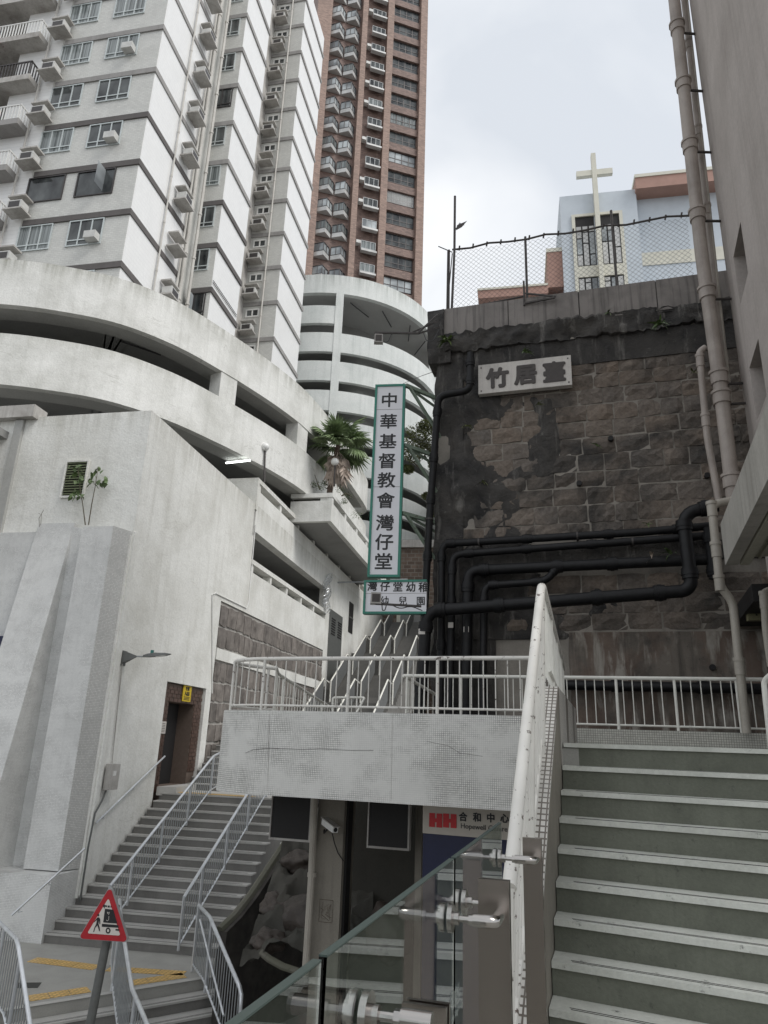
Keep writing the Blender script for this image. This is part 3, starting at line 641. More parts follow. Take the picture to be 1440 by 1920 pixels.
for k, z in enumerate(ZB):
    o_ = put(wr, 'window', tower, TA.P(4.8, -0.99, z+1.3), TA.rot); under(prr, 'pane', o_)
    b = MB(); b.box(TA, 4.7, 5.9, -1.0, -0.2, z+0.1, z+0.2); emit(b, 'cantilever_slab', m_ledge, tower)
wac = MB().bx(-0.28, 0.28, -0.42, 0.05, 0, 0.36).mesh('window_air_conditioner', m_ac)
for k, z in enumerate(ZB):
    if rw.random() < .35: put(wac, 'window_air_conditioner', tower, TF.P(rw.choice((sA,sB))+rw.choice((0.35,1.4)), 0, z+1.45), frot)
    if rw.random() < .45: put(wac, 'window_air_conditioner', tower, BF.P(-1.75, 0, z+1.9), frot)
rack = MB()
for i in range(5): rack.bx(-0.7, 0.7, -0.15-i*0.16, -0.14-i*0.16, 0, 0.012)
rack.bx(-0.7,-0.68,-0.85,0,-0.02,0.0); rack.bx(0.68,0.7,-0.85,0,-0.02,0.0); rack = rack.mesh('drying_rack', m_galvd)
for k in (4, 8, 11): put(rack, 'drying_rack', tower, BF.P(-2.9, 0, ZB[k]+1.0), frot)
# thin gas pipe frames on the bay sides
for k in (2, 3, 4):
    t = MB(); z = ZB[k]; t.tube([TA.P(6.0,1.28,z+0.75), TA.P(9.2,1.28,z+0.75)], 0.02, 5); t.tube([TA.P(6.0,1.28,z+0.62), TA.P(9.2,1.28,z+0.62)], 0.02, 5); emit(t, 'gas_pipe', m_wire, tower)
# balconies at far left
bal = thing('balcony_wing', 'recessed wing of the white tower with railed balconies at the top left', 'building', TF.P(-9,1,10))
b = MB(); b.box(TF, -16, -5.4, -8, -1.8, 7, 58); emit(b, 'wall', m_ledge, bal)
b = MB(); b.box(TF, -5.55, -5.4, -1.8, 0.0, 7, 58); emit(b, 'side_wall', m_towerL, bal)
for k, z in enumerate(ZB):
    if z < 15: continue
    q = MB(); q.box(TF, -14, -6.35, -1.8, 0.75, z-0.05, z+0.28); emit(q, 'balcony_slab', m_ledge if k > 6 else m_bandU, bal)
    rail = MB(); rail.box(TF, -14, -6.4, 0.66, 0.72, z+1.12, z+1.18); rail.box(TF, -6.46, -6.4, -1.0, 0.66, z+1.12, z+1.18); emit(rail, 'balcony_rail', m_white if k != 7 else m_dframe, bal)
    s = -14.0
    bb = MB()
    while s < -6.4: bb.box(TF, s, s+0.05, 0.67, 0.71, z+0.28, z+1.12); s += 0.17
    o_ = -0.9
    while o_ < 0.7: bb.box(TF, -6.45, -6.41, o_, o_+0.05, z+0.28, z+1.12); o_ += 0.17
    e = emit(bb, 'balusters', m_white if k != 7 else m_dframe, bal); e['kind'] = 'stuff'
    q = MB(); q.box(TF, -13, -7.2, -1.79, -1.7, z+0.3, z+2.4); emit(q, 'balcony_door', m_pane, bal)

# ------------------------------------------------------------------ brown tower
brown = thing('brown_brick_tower', 'tall brown brick apartment tower with projecting bay windows behind the ramp drum', 'building', BR.P(7,-5,10))
FH = 3.2
def bs(px, py=500): return BR.px(px, py)[0]
P0, P1 = 0.0, bs(584); P2, P3 = bs(650), bs(661); P4, P5 = bs(704), bs(717); P6, P7 = bs(774,520), bs(788,520)
b = MB(); b.box(BR, P0, P7-0.02, -12, -0.02, 10, 140); emit(b, 'brick_wall', m_brown, brown)
for a0, a1 in ((P0-1.0,P1), (P2,P3), (P4,P5), (P6,P7)):
    b = MB(); b.box(BR, a0, a1, -0.0, 0.75, 10, 140); emit(b, 'brick_pier', m_brownp, brown)
zf0 = BR.px(*(560+140/5.538, 280+1120/5.538))[1]     # underside of one bay
sL = P1+0.1; wid = P2-P1-0.2
u1, u2, u3, u4 = 0.0, wid*0.26, wid*0.50, wid*0.74
def bay_mesh(w1_, w2_, out):
    """zigzag bay: face looking at the street, then a slanted return. local x along wall, -y outwards"""
    a = (0,0); b_ = (w1_, -out); c_ = (w1_+w2_, -0.05)
    pan = MB(); pan.prism([a,(0,-0.25),b_,c_], 0, 0.62); pan_ = pan.mesh('bay_window', m_panel)
    gl = MB(); gl.prism([(0.04,0),(0.04,-0.22),(b_[0]-0.02,b_[1]+0.05),(c_[0]-0.05,0.0)], 0.62, 1.72)
    fr_ = MB(); fr_.prism([a,(0,-0.27),(b_[0],b_[1]-0.02),(c_[0]+.02,c_[1])], 1.72, 1.80); fr_.prism([a,(0,-0.27),(b_[0],b_[1]-0.02),(c_[0]+.02,c_[1])], 0.60, 0.68)
    for t in (0.0, 0.5, 1.0):
        x = w1_*t; y = -0.25-(out-0.25)*t; fr_.bx(x-0.035, x+0.035, y-0.02, y+0.05, 0.68, 1.72)
    for t in (0.5, 0.97):
        x = w1_+w2_*t; y = -out+(out-0.05)*t; fr_.bx(x-0.035, x+0.035, y-0.03, y+0.05, 0.68, 1.72)
    return pan_, gl, fr_.mesh('frame', m_dframe)
for which, (x0, w1_, w2_) in enumerate(((0.0, wid*0.25, wid*0.22), (wid*0.5, wid*0.27, wid*0.21))):
    pan_, gl, frm = bay_mesh(w1_, w2_, 0.95); gls = [gl.mesh('pane', m_skypaint), gl.mesh('pane', m_curt), gl.mesh('pane', m_pane)]
    for k in range(-2, 16):
        zk = zf0 + FH*k
        o_ = put(pan_, 'bay_window', brown, BR.P(sL+x0, 0.0, zk), BR.rot); under(gls[0] if rw.random() < .62 else gls[1], 'pane', o_); under(frm, 'frame', o_)
wm = window_mesh(bs(704)-bs(661)-1.0, 1.55, 3, 0.45, m_galvd, 0.07); wmp = [pane_mesh(bs(704)-bs(661)-1.0, 1.55, m) for m in (m_pane, m_pane, m_pane, m_curt, m_skypaint)]
boxm = MB().bx(-0.05, bs(704)-bs(661)-0.95, -0.55, 0, -0.25, 0.0).mesh('sill_box', m_panel)
wcol3 = P6-P4-(P5-P4)-0.3
w5 = window_mesh(wcol3, 1.75, 4, 0.7, m_dframe, 0.09); w5p = [pane_mesh(wcol3, 1.75, m) for m in (m_pane, m_pane, m_pane, m_curt, m_skypaint)]
gril = MB()
for i in range(26): gril.bx(i*wcol3/26, i*wcol3/26+0.05, -0.1, -0.06, 0, 1.7)
gril = gril.mesh('security_grille', m_panel)
acb = MB().bx(0, 0.55, -0.75, -0.1, 0, 0.42).mesh('air_conditioner', m_ac)
for k in range(-2, 16):
    zk = zf0 + FH*k
    o_ = put(wm, 'window', brown, BR.P(P3+0.75, 0.5, zk-1.1), BR.rot); under(rw.choice(wmp), 'pane', o_); under(boxm, 'sill_box', o_)
    if rw.random() < 0.75: put(acb, 'air_conditioner', brown, BR.P(P3+0.1, 0.05, zk-1.0+rw.uniform(0,0.9)), BR.rot)
    o_ = put(w5, 'window', brown, BR.P(P5+0.15, 0.04, zk-2.15), BR.rot); under(rw.choice(w5p), 'pane', o_)
    if k in (4,): under(gril, 'security_grille', o_)
    q = MB(); q.box(BR, P5, P6, 0.0, 0.35, zk-0.35, zk+0.75); emit(q, 'spandrel', m_brown, brown)

# ------------------------------------------------------------------ drum car park
drum = thing('drum_car_park', 'round grey white spiral car park drum with curved parapets below the brown tower', 'parking ramp', (-5.3, 59.4, 10))
DC, DR = (-5.3, 59.4), 9.9
def arc(a0, a1, n, r=DR): return [(DC[0]+r*math.sin(R_(a)), DC[1]-r*math.cos(R_(a))) for a in np.linspace(a0, a1, n)]
full = arc(-95, 100, 60); big = arc(7.5, 82, 24)
left = arc(-95, 5, 30); allr = arc(-95, 84, 54)
q = MB(); q.ribbon(full, 34.8, 36.55, 0.4); emit(q, 'rim_parapet', m_cyl, drum)
q = MB(); q.ribbon(left, 31.95, 33.6, 0.35); emit(q, 'parapet', m_cyl, drum)
zt = 31.1
for k in range(9):
    q = MB(); q.ribbon(allr, zt-1.72, zt, 0.35); emit(q, 'parapet', m_cyl, drum); zt -= 2.56
def disc(z0, z1, r, mat, name):
    m = MB(); m.prism(arc(-180, 174, 60, r), z0, z1); emit(m, name, mat, drum)
zs = 34.85
m_dsof = weathered('pale drum soffit', (0.42,0.42,0.41), (0.3,0.3,0.29), 0.5, 0.1, 0.6)
for k in range(11): disc(zs, zs+0.3, DR-0.42, m_dsof if k == 0 else m_inner, 'deck'); zs -= (5.0 if k == 0 else 2.56)
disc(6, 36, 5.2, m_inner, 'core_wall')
for a, wd in ((6.3, 0.62), (84, 1.0)):
    x, y = DC[0]+(DR+0.04)*math.sin(R_(a)), DC[1]-(DR+0.04)*math.cos(R_(a)); f = Fr(x, y, 90+a if a < 45 else 90+a)
    f = Fr(x, y, 90-a); q = MB(); q.box(f, -wd/2, wd/2, -0.9, 0.0, 6, 34.9); emit(q, 'column', m_cyl, drum)
for z in (31.9-3.0, 26.3, 23.75):
    t = MB(); t.tube([(-2.6, 52.3, z+0.2), (-1.9, 54.2, z+0.2)], 0.06, 6); emit(t, 'fluorescent_lamp', m_tube, drum)
for a in (12, 30, 50, 68):
    t = MB(); x, y = arc(a, a+1, 2, DR-0.8)[0]; x2, y2 = arc(a+14, a+15, 2, DR-2.2)[0]; t.tube([(x,y,34.6), (x2,y2,34.6)], 0.05, 5); emit(t, 'sprinkler_pipe', m_wire, drum)
blk = thing('white_rear_block', 'pale concrete block behind the drum car park with a notched parapet', 'building', (5.4, 63, 10))
q = MB(); q.bx(4.0, 8.2, 62, 70, 5, 35.4); emit(q, 'wall', m_cyl, blk)
q = MB(); q.bx(4.6, 6.0, 61.9, 62.0, 31.5, 33.6); emit(q, 'opening', m_inner, blk)

# old brown stone house seen under the drum
oh = thing('old_stone_house', 'old brown stone building beyond the top of the stairs, with an arched opening', 'building', (1.6, 46, 2))
OH = Fr(-0.6, 46.5, 98)
q = MB(); q.box(OH, 0, 7, -2, 0, 0, 12.6); 
m_oh = tiled('old brown masonry', 98, 0.26, (0.17,0.125,0.10), (0.24,0.22,0.19), w=0.5, dirt=0.6, offset=0.5, var=0.3, rough=0.9)
emit(q, 'wall', m_oh, oh)
q = MB(); q.box(OH, -0.3, 7.2, 0, 0.3, 12.6, 13.1); emit(q, 'roof_edge', m_ledge, oh)
q = MB(); pts = [(1.7,6.2),(1.7,9.4)] + [(2.6-0.9*math.cos(R_(a)), 9.4+0.9*math.sin(R_(a))) for a in range(15,180,15)] + [(3.5,6.2)]; q.slab(OH, pts, 0, 0.08); emit(q, 'arch', m_cream, oh)
q = MB(); pts = [(1.95,6.2),(1.95,9.3)] + [(2.6-0.65*math.cos(R_(a)), 9.3+0.65*math.sin(R_(a))) for a in range(15,180,15)] + [(3.25,6.2)]; q.slab(OH, pts, 0.08, 0.12); emit(q, 'arch_opening', m_inner, oh)

# ------------------------------------------------------------------ church
ch = thing('blue_church', 'pale blue church with cream window frames and a tall cream cross on its tower', 'church', CH.P(3,-3,20))
q = MB(); q.box(CH, 0.0, 5.05, -6, 0.0, 15, 36.6); emit(q, 'tower_wall', m_blue, ch)
q = MB(); q.box(CH, 5.05, 18, -8, -0.6, 15, 36.2); emit(q, 'nave_wall', m_blue, ch)
q = MB(); q.box(CH, 5.0, 18, -8, 0.5, 36.2, 37.1); q.box(CH, -1.0, 0.0, -7, -0.3, 29.5, 32.3); emit(q, 'eaves', m_terra, ch)
q = MB(); q.box(CH, 4.95, 18, -8, 0.56, 37.1, 37.35); q.box(CH, -1.05, 0.0, -7, -0.25, 32.3, 32.6); emit(q, 'gutter', m_cream, ch)
q = MB(); q.box(CH, 5.05, 18, -0.6, -0.55, 30.8, 31.8); emit(q, 'cream_band', m_cream, ch)
wl, wrr = CH.px(1072, 420)[0], CH.px(1168, 420)[0]; wt = CH.px(1120,405)[1]
q = MB()
q.box(CH, wl, wl+0.22, 0, 0.12, 20, wt+0.2); q.box(CH, wrr-0.22, wrr, 0, 0.12, 20, wt+0.2); q.box(CH, wl+.22, wrr-.22, 0, 0.12, wt, wt+0.2)
zc = CH.px(1120,512)[1]; q.box(CH, wl+.22, wrr-.22, 0, 0.1, zc-0.3, zc+0.55); emit(q, 'window_surround', m_cream, ch)
mid = (wl+wrr)/2
for a0, a1 in ((wl+0.22, mid-0.2), (mid+0.2, wrr-0.22)):
    q = MB(); q.box(CH, a0, a1, 0.0, 0.02, 20, wt); wn = emit(q, 'stained_window', m_dark, ch)
    cw = (a1-a0)/3; rr = random.Random(int(a0*10))
    for i in range(3):
        z = 20.0
        while z < wt-0.75:
            h = rr.choice((0.9,1.3,1.8)); h = min(h, wt-0.75-z)
            if z < zc-.35 < z+h: h = zc-.35-z
            if zc-.36 <= z < zc+0.6: z = zc+.6; continue
            if h > 0.25:
                q = MB(); q.box(CH, a0+i*cw+0.05, a0+(i+1)*cw-0.05, 0.02, 0.05, z+0.05, z+h-0.05); emit(q, 'pane', rr.choice((m_skypaint, m_panel, m_panel)), wn, W[wn.name])
            z += h
cs, _ = CH.px(1112, 350, 0.35)
zt_ = CH.px(1108, 287, 0.5)[1]; zb_ = CH.px(1108, 325, 0.5)[1]
q = MB(); q.box(CH, mid-0.15, mid+0.15, 0.1, 0.5, 20, zt_); q.box(CH, mid-1.2, mid-0.15, 0.15, 0.45, zb_-0.1, zb_+0.35); q.box(CH, mid+0.15, mid+1.2, 0.15, 0.45, zb_-0.1, zb_+0.35); emit(q, 'cross', m_cream, ch)
an = thing('low_church_annex', 'low blue wing with terracotta eaves left of the church tower', 'building', (7, 41, 20))
s0, z0 = CH.px(905, 548); 
q = MB(); q.box(CH, s0, -0.02, -5, -0.5, 15, z0-0.6); emit(q, 'wall', m_blue, an)
q = MB(); q.box(CH, s0-0.3, -1.05, -5, 0.2, z0-0.6, z0); emit(q, 'eaves', m_terra, an)
q = MB(); q.box(CH, s0-0.35, -1.05, -5, 0.26, z0, z0+0.15); emit(q, 'gutter', m_cream, an)
wch = window_mesh(1.5, 0.9, 3, 0, m_cream, 0.1); pch = pane_mesh(1.5, 0.9, m_curt); sw_ = CH.px(942, 580, -0.5)
o_ = put(wch, 'window', an, CH.P(sw_[0], -0.48, sw_[1]-0.7), CH.rot); under(pch, 'pane', o_)
q = MB(); q.bx(5.2, 40, 39.0, 58, 2, 21); structure(q, 'hillside_terrace', m_rampd)
# ------------------------------------------------------------------ stone retaining wall
m_old, _nt, _b = newmat('black weathered wall plaster')
_n1 = nse(_nt, pos(_nt), 1.3, 8, 0.65, 0.5); _n2 = nse(_nt, pos(_nt, (2.5,2.5,0.35)), 2.0, 6, 0.65)
_c = ramp(_nt, _n1, 0.35, 0.7, (0.022,0.021,0.021,1), (0.085,0.078,0.070,1))
_c = mix(_nt, ramp(_nt, _n2, 0.56, 0.72), _c, (0.19,0.18,0.165))
_c = mix(_nt, ramp(_nt, nse(_nt, pos(_nt), 6, 7, 0.75), 0.60, 0.72), _c, (0.15,0.145,0.13))
_nt.links.new(_c, _b.inputs['Base Color']); _b.inputs['Roughness'].default_value = 0.8
bump(_nt, _b, mth(_nt, 'ADD', _n1, nse(_nt, pos(_nt), 9, 7, 0.7)), 1.0, 0.05)
m_stone, _nt, _b = newmat('brown sooty stone')
_n1 = nse(_nt, pos(_nt), 2.2, 6, 0.6); _n2 = nse(_nt, pos(_nt), 17, 6, 0.7); _n3 = nse(_nt, pos(_nt), 0.75, 6, 0.65, 0.6)
_oi = _nt.nodes.new('ShaderNodeObjectInfo')
_c = mix(_nt, _oi.outputs['Random'], (0.19,0.150,0.118), (0.145,0.128,0.113))
_c = mix(_nt, ramp(_nt, _n1, 0.4, 0.75), _c, (0.21,0.175,0.145))
_c = mix(_nt, ramp(_nt, _n3, 0.44, 0.68), _c, (0.045,0.042,0.039))
_c = mix(_nt, 0.5, _c, mix(_nt, 1.0, _c, ramp(_nt, _n2, 0.3, 0.7, (0.4,0.4,0.4,1), (1.5,1.5,1.5,1)), 'MULTIPLY'))
_nt.links.new(_c, _b.inputs['Base Color']); _b.inputs['Roughness'].default_value = 0.9; bump(_nt, _b, _n2, 0.8, 0.025)
m_mortd = weathered('grey mortar of the stone wall', (0.30,0.275,0.24), (0.09,0.082,0.072), 0.6, 0.4, 1.3, bmp=0.5)
m_coping = weathered('grey streaked coping concrete', (0.25,0.23,0.215), (0.05,0.047,0.045), 0.45, 0.95, 2.2, bmp=0.4)
m_cbase = weathered('patchy stained lower concrete', (0.17,0.148,0.125), (0.035,0.031,0.027), 1.0, 0.9, 1.7, bmp=0.8, speck=0.7)
_nt = m_cbase.node_tree; _b = _nt.nodes['Principled BSDF']; _old = _b.inputs['Base Color'].links[0].from_socket
_k = ramp(_nt, nse(_nt, pos(_nt, (4.5,4.5,0.8)), 1.2, 7, 0.65, 0.4), 0.49, 0.60); _k2 = ramp(_nt, nse(_nt, pos(_nt, (1.3,1.3,0.9)), 1.1, 4, 0.6), 0.42, 0.54)
_nt.links.new(mix(_nt, mth(_nt, 'MULTIPLY', mth(_nt, 'MULTIPLY', _k, _k2), 0.8), mix(_nt, mth(_nt, 'MULTIPLY', _k2, 0.35), _old, (0.17,0.10,0.07)), (0.36,0.34,0.30)), _b.inputs['Base Color'])

rwall = thing('stone_retaining_wall', 'tall blackened stone retaining wall with concrete coping behind the footbridge', 'wall', SW.P(3,0,-4.6))
rn = random.Random(21)
def rough_sheet(fr, s0, s1, z0, z1, step, o0, amp, back, seed, mat, name, top=None, bot=None, ofn=None):
    ns = max(2, int((s1-s0)/step)); nz = max(2, int((z1-z0)/step)); m = MB(); vs = []
    for j in range(nz+1):
        for i in range(ns+1):
            s = s0+(s1-s0)*i/ns; t = j/nz
            lo = z0 + (bot(s) if bot else 0); hi = z1 + (top(s) if top else 0); z = lo+(hi-lo)*t
            q = Vector((s*1.1+seed, z*1.1, 3.1)); d = noise.fractal(q, 1.0, 2.2, 5)*amp + noise.noise(Vector((s*4, z*4, seed)))*amp*0.35
            e = min(1.0, min(i, ns-i, j, nz-j)/1.0)
            ss = s + (noise.noise(Vector((z*2.3, seed, 1)))*amp*0.8 if i in (0,) else 0)
            vs.append(fr.P(ss, o0+(ofn(s, z) if ofn else 0)+(d if e else d*0.5), z))
    fs = [(j*(ns+1)+i, j*(ns+1)+i+1, (j+1)*(ns+1)+i+1, (j+1)*(ns+1)+i) for j in range(nz) for i in range(ns)]
    m.add(vs, fs, True)
    n = len(vs); ringi = list(range(ns+1)) + [(j+1)*(ns+1)-1 for j in range(1, nz+1)] + [nz*(ns+1)+i for i in range(ns-1,-1,-1)] + [j*(ns+1) for j in range(nz-1,0,-1)]
    bv = []
    for k in ringi:
        p = Vector(vs[k]); bv.append((p.x - fr.n[0]*back, p.y - fr.n[1]*back, p.z))
    b = len(m.v); m.v += bv; K = len(ringi)
    for a in range(K): m.f.append((ringi[a], b+a, b+(a+1)%K, ringi[(a+1)%K])); m.sm.append(False)
    return emit(m, name, mat, rwall)
SE = 6.6
zt0 = SW.px(900,632)[1]                                           # lower edge of the coping
ztop = SW.px(1080,551)[1]
rough_sheet(SW, 0.0, SE, -4.6, zt0+0.1, 0.13, 0.012, 0.008, 2.6, 2.0, m_mortd, 'wall_core')
# rendered dark left part fading into bare masonry, ledge under the coping
rough_sheet(SW, -0.03, 0.55, 0.3, zt0, 0.09, 0.07, 0.10, 0.4, 5.5, m_old, 'black_render')
rough_sheet(SW, -0.05, SE, zt0-0.36, zt0+0.10, 0.055, 0.14, 0.20, 0.5, 7.7, m_old, 'mossy_ledge', top=lambda s: 0.05*noise.noise(Vector((s*1.1,1,2))) + 0.07*noise.noise(Vector((s*7,1,2))) + 0.04*noise.noise(Vector((s*17,1,2))), bot=lambda s: 0.07*noise.noise(Vector((s*0.9,5,2))) + 0.07*noise.noise(Vector((s*6,8,2))) + 0.04*noise.noise(Vector((s*15,8,2))))
rough_sheet(SW, 0.0, SE, zt0-0.95, zt0-0.35, 0.12, 0.06, 0.04, 0.3, 9.7, m_old, 'black_render')
rough_sheet(SW, 0.3, 4.6, 1.9, zt0-0.5, 0.06, 0.080, 0.13, 0.4, 4.1, m_old, 'black_render', ofn=lambda s, z: -0.060*max(0, s-0.55) - 0.012*max(0, z-6.4) + (0.02 if z < 3.6 else 0))
rough_sheet(SW, 0.0, SE, 3.28, 3.62, 0.09, 0.075, 0.05, 0.3, 14.1, m_old, 'render_band')
rough_sheet(SW, 0.0, 1.15, -4.6, 3.3, 0.12, 0.06, 0.06, 0.4, 17.1, m_old, 'black_render')
rough_sheet(SW, 2.45, SE, -4.6, 2.02, 0.13, 0.05, 0.03, 0.3, 19.1, m_cbase, 'lower_concrete')
rough_sheet(SW, 2.45, SE, 1.08, 1.16, 0.04, 0.12, 0.02, 0.2, 23.1, m_cbase, 'lower_ledge')
sv = stone_variants('stone', m_stone, 12, 9, 0.13)
z = 2.05; row = 0
while z < zt0-0.95:
    h = rn.uniform(0.30, 0.37)
    if not (3.2 < z+h/2 < 3.66):
        s = 0.55 + (0.0 if row % 2 else 0.2)
        while s < SE-0.7:
            wd = rn.uniform(0.38, 0.66)
            deep = (s < 1.6 and z < zt0-1 and z > 3.3) or s < 1.1
            if True:
                put(rn.choice(sv), 'stone', rwall, SW.P(s+wd/2, 0.0, z+h/2+rn.uniform(-.012,.012)), SW.rot + rn.uniform(-.02,.02), (wd-0.022, 0.07+rn.uniform(0,0.035), h-0.022))
            s += wd
    z += h; row += 1
# coping
cop = MB(); s = 0.03; cw_ = [1.5, 1.45, 1.5, 1.5, 0.6]
for wd in cw_:
    q = MB(); q.box(SW, s, s+wd-0.02, -0.5, 0.10, zt0+0.04, ztop); emit(q, 'coping_panel', m_coping, rwall); s += wd
q = MB(); q.box(SW, 0.0, SE, -0.52, 0.085, zt0, ztop-0.02); emit(q, 'coping_core', m_old, rwall)
rough_sheet(SW, -0.22, 0.14, zt0-0.25, ztop-0.02, 0.07, 0.13, 0.10, 0.6, 31.0, m_old, 'broken_corner')
rough_sheet(SW, -0.18, 0.3, zt0-0.62, zt0-0.28, 0.06, 0.2, 0.14, 0.6, 37.0, m_old, 'broken_corner')
# drain holes
for px, py in ((1086,906),(1326,891),(1336,1251),(1145,822)):
    s, z = SW.px(px, py, 0.09); t = MB(); t.tube([SW.P(s,0.02,z), SW.P(s,0.115,z)], 0.05, 10); emit(t, 'weep_hole', m_dark, rwall)
# ferns and weeds rooted in the wall
def leaf_me(name, L_, w_, mat, droop=0.25):
    m = MB(); vs = [(0,0,0),(L_*.35,w_/2,0.02),(L_*.75,w_*.35,-droop*L_*.35),(L_,0,-droop*L_),(L_*.75,-w_*.35,-droop*L_*.35),(L_*.35,-w_/2,0.02)]
    m.add(vs, [(0,1,5),(1,2,4,5),(2,3,4)]); return m.mesh(name, mat)
def tuft(P, n, L_, mat, label, cat='fern', name='wall_fern', group=None, seed=0, out=(-.3,-1)):
    t = thing(name, label, cat, P, group); r = random.Random(seed); me = leaf_me('leaf', L_, L_*.22, mat, 0.5)
    for i in range(n):
        o = put(me, 'leaf', t, P, 0); a = r.uniform(-1.5, 1.5)+math.atan2(out[1], out[0]); o.rotation_euler = (r.uniform(-.6,.6), r.uniform(-1.0,.5), a); k = r.uniform(.6,1.2); o.scale = (k,k,k)
    return t
m_fern = plain('bright fern green', (0.10,0.15,0.035), 0.6, 0, 0.4)
tuft(SW.Q(838,640,0.22), 22, 0.26, m_fern, 'bright green fern on the broken top left corner of the stone wall', seed=1)
tuft(SW.Q(985,662,0.2), 16, 0.17, m_leaf, 'small dark fern drooping over the top edge of the stone plaque', seed=2)
tuft(SW.Q(1236,610,0.2), 24, 0.2, m_leaf, 'green weeds on the mossy ledge below the coping on the right', seed=3)
tuft(SW.Q(875,800,0.13), 12, 0.16, m_leaf2, 'small dry fern on the blackened wall below the plaque', seed=4)
tuft(SW.Q(1000,1265,0.1), 12, 0.15, m_leaf, 'small plant on the lower wall behind the railing peak', seed=6)

for i, (x, y, n_, L_, m_, lb) in enumerate(((1010,760,9,.12,m_leaf2,'tiny weed in the masonry just below the plaque'),(1120,838,8,.12,m_leaf,'tiny weed in a joint near the middle of the stone wall'),(905,905,9,.14,m_leaf2,'withered weed on the sooty left part of the stone wall'),(1215,985,9,.14,m_leaf,'small weed just above the uppermost black pipe'),(1140,590,12,.16,m_leaf,'weed tuft at the middle of the mossy ledge under the coping'),(1300,700,9,.14,m_leaf2,'weed beside the mottled beige pipe near the wall top'))):
    tuft(SW.Q(x,y,0.12), n_, L_, m_, lb, 'weed', 'wall_weed', 'weeds rooted in the stone wall', seed=40+i)
# carved plaque
pq = thing('stone_plaque', 'weathered white name plaque with three large dark Chinese characters high on the wall', 'sign', SW.Q(980,700,0.2))
a0, za = SW.px(897,739,0.24); a1, zb = SW.px(1070,667,0.24); zbb = SW.px(1070,722,0.24)[1]
q = MB(); q.box(SW, a0, a1, 0.10, 0.24, za, za+(zb-zbb)+0.01); emit(q, 'slab', m_plate, pq); ph = zb-zbb
for i, chh in enumerate('竹居臺'):
    text(chh, 'character', m_charcoal, 0.46, SW.P(a0+(0.2+0.305*i)*(a1-a0)+0.02, 0.245, za+ph*0.5), SW.d, pq, 0.022, 0.012)
for sx_ in (0.06, a1-a0-0.06):
    for zz in (0.06, ph-0.06): t = MB(); t.tube([SW.P(a0+sx_,0.235,za+zz), SW.P(a0+sx_,0.25,za+zz)], 0.015, 6); emit(t, 'bolt', m_dark, pq)

# ------------------------------------------------------------------ fence on the wall
fe = thing('chain_link_fence', 'sagging chain link fence with rusty posts on top of the stone wall', 'fence', SW.P(3,-0.2,ztop))
FO = -0.15
def ft(px, py): return SW.px(px, py, FO)
fs0, fz0 = ft(848, 468); fs1, fz1 = ft(1292, 402)
ftop = lambda s: fz0 + (fz1-fz0)*(s-fs0)/(fs1-fs0)
t = MB(); t.tube([SW.P(fs0+(fs1-fs0)*i/12, FO, ftop(fs0+(fs1-fs0)*i/12)-0.035*math.sin(i*2.2)) for i in range(13)], 0.022, 6); emit(t, 'top_rail', m_fpost, fe)
for px, ext in ((842,0.0),(985,0.05),(1150,0.4)):
    s, _ = ft(px, 450); t = MB(); t.tube([SW.P(s,FO,ztop-0.1), SW.P(s,FO,ftop(s)+ext)], 0.028, 6); emit(t, 'post', m_fpost, fe)
t = MB(); t.tube([SW.Q(835,585,FO), SW.Q(985,555,FO+0.1)], 0.02, 6); t.tube([SW.Q(835,592,FO), SW.Q(990,562,FO+0.1)], 0.016, 6); emit(t, 'lower_rail', m_fpost, fe)
t = MB(); t.bar(SW.P(ft(985,560)[0],0.13,ztop-0.15), SW.Q(1040,558,0.2), 0.035); t.bar(SW.P(ft(985,560)[0],0.13,ztop+.1), SW.Q(1042,556,0.2), 0.03); t.bar(SW.P(ft(985,560)[0],0.13,ztop-0.2), SW.P(ft(985,560)[0],0.13,ztop+0.4), 0.035); emit(t, 'brace', m_fpost, fe)
wm_ = MB(); d_ = 0.115; s = fs0-2.2; zb0 = ztop-0.02
def clipseg(sx, dirn):
    a = None
    pts = []
    k = 0
    while True:
        ss = sx + dirn*k*d_/2; zz = zb0 + k*d_/2
        if zz > ftop(ss)-0.02: break
        if fs0 <= ss <= fs1: pts.append((ss, zz))
        elif pts: break
        k += 1
        if k > 60: break
    return pts
s = fs0-2.5
while s < fs1+2.5:
    for dn in (1,-1):
        p = clipseg(s, dn)
        if len(p) > 1: wm_.tube([SW.P(p[0][0],FO+0.004*dn,p[0][1]), SW.P(p[-1][0],FO+0.004*dn,p[-1][1])], 0.0032, 3, caps=False)
    s += d_
wmo = emit(wm_, 'wire_mesh', m_wire, fe)
for i in range(16):
    s = fs0 + (fs1-fs0)*(i+.5)/16; t = MB(); zc_ = ftop(s); t.tube([SW.P(s,FO,zc_-0.05), SW.P(s+0.02,FO+0.03,zc_+0.05)], 0.02, 5); emit(t, 'wire_tie', m_fpost, fe)
lp = thing('wall_top_lamp_post', 'thin dark post with a small tilted lamp at the left end of the fence', 'lamp post', SW.Q(848,600,-0.1))
t = MB(); t.tube([SW.Q(846,604,0.0), SW.Q(852,468,0.0), SW.Q(853,368,0.0)], 0.028, 7); emit(t, 'pole', m_fpost, lp)
t = MB(); t.tube([SW.Q(853,432,0.0), SW.Q(862,418,0.0), SW.Q(870,422,0.0)], 0.01, 5); emit(t, 'cable', m_fpost, lp)
t = MB(); t.hexa([SW.Q(855,432,0.08), SW.Q(866,426,0.08), SW.Q(866,426,-0.1), SW.Q(855,432,-0.1), SW.Q(857,422,0.08), SW.Q(876,414,0.08), SW.Q(876,414,-0.1), SW.Q(857,422,-0.1)]); emit(t, 'lamp_head', m_fpost, lp)
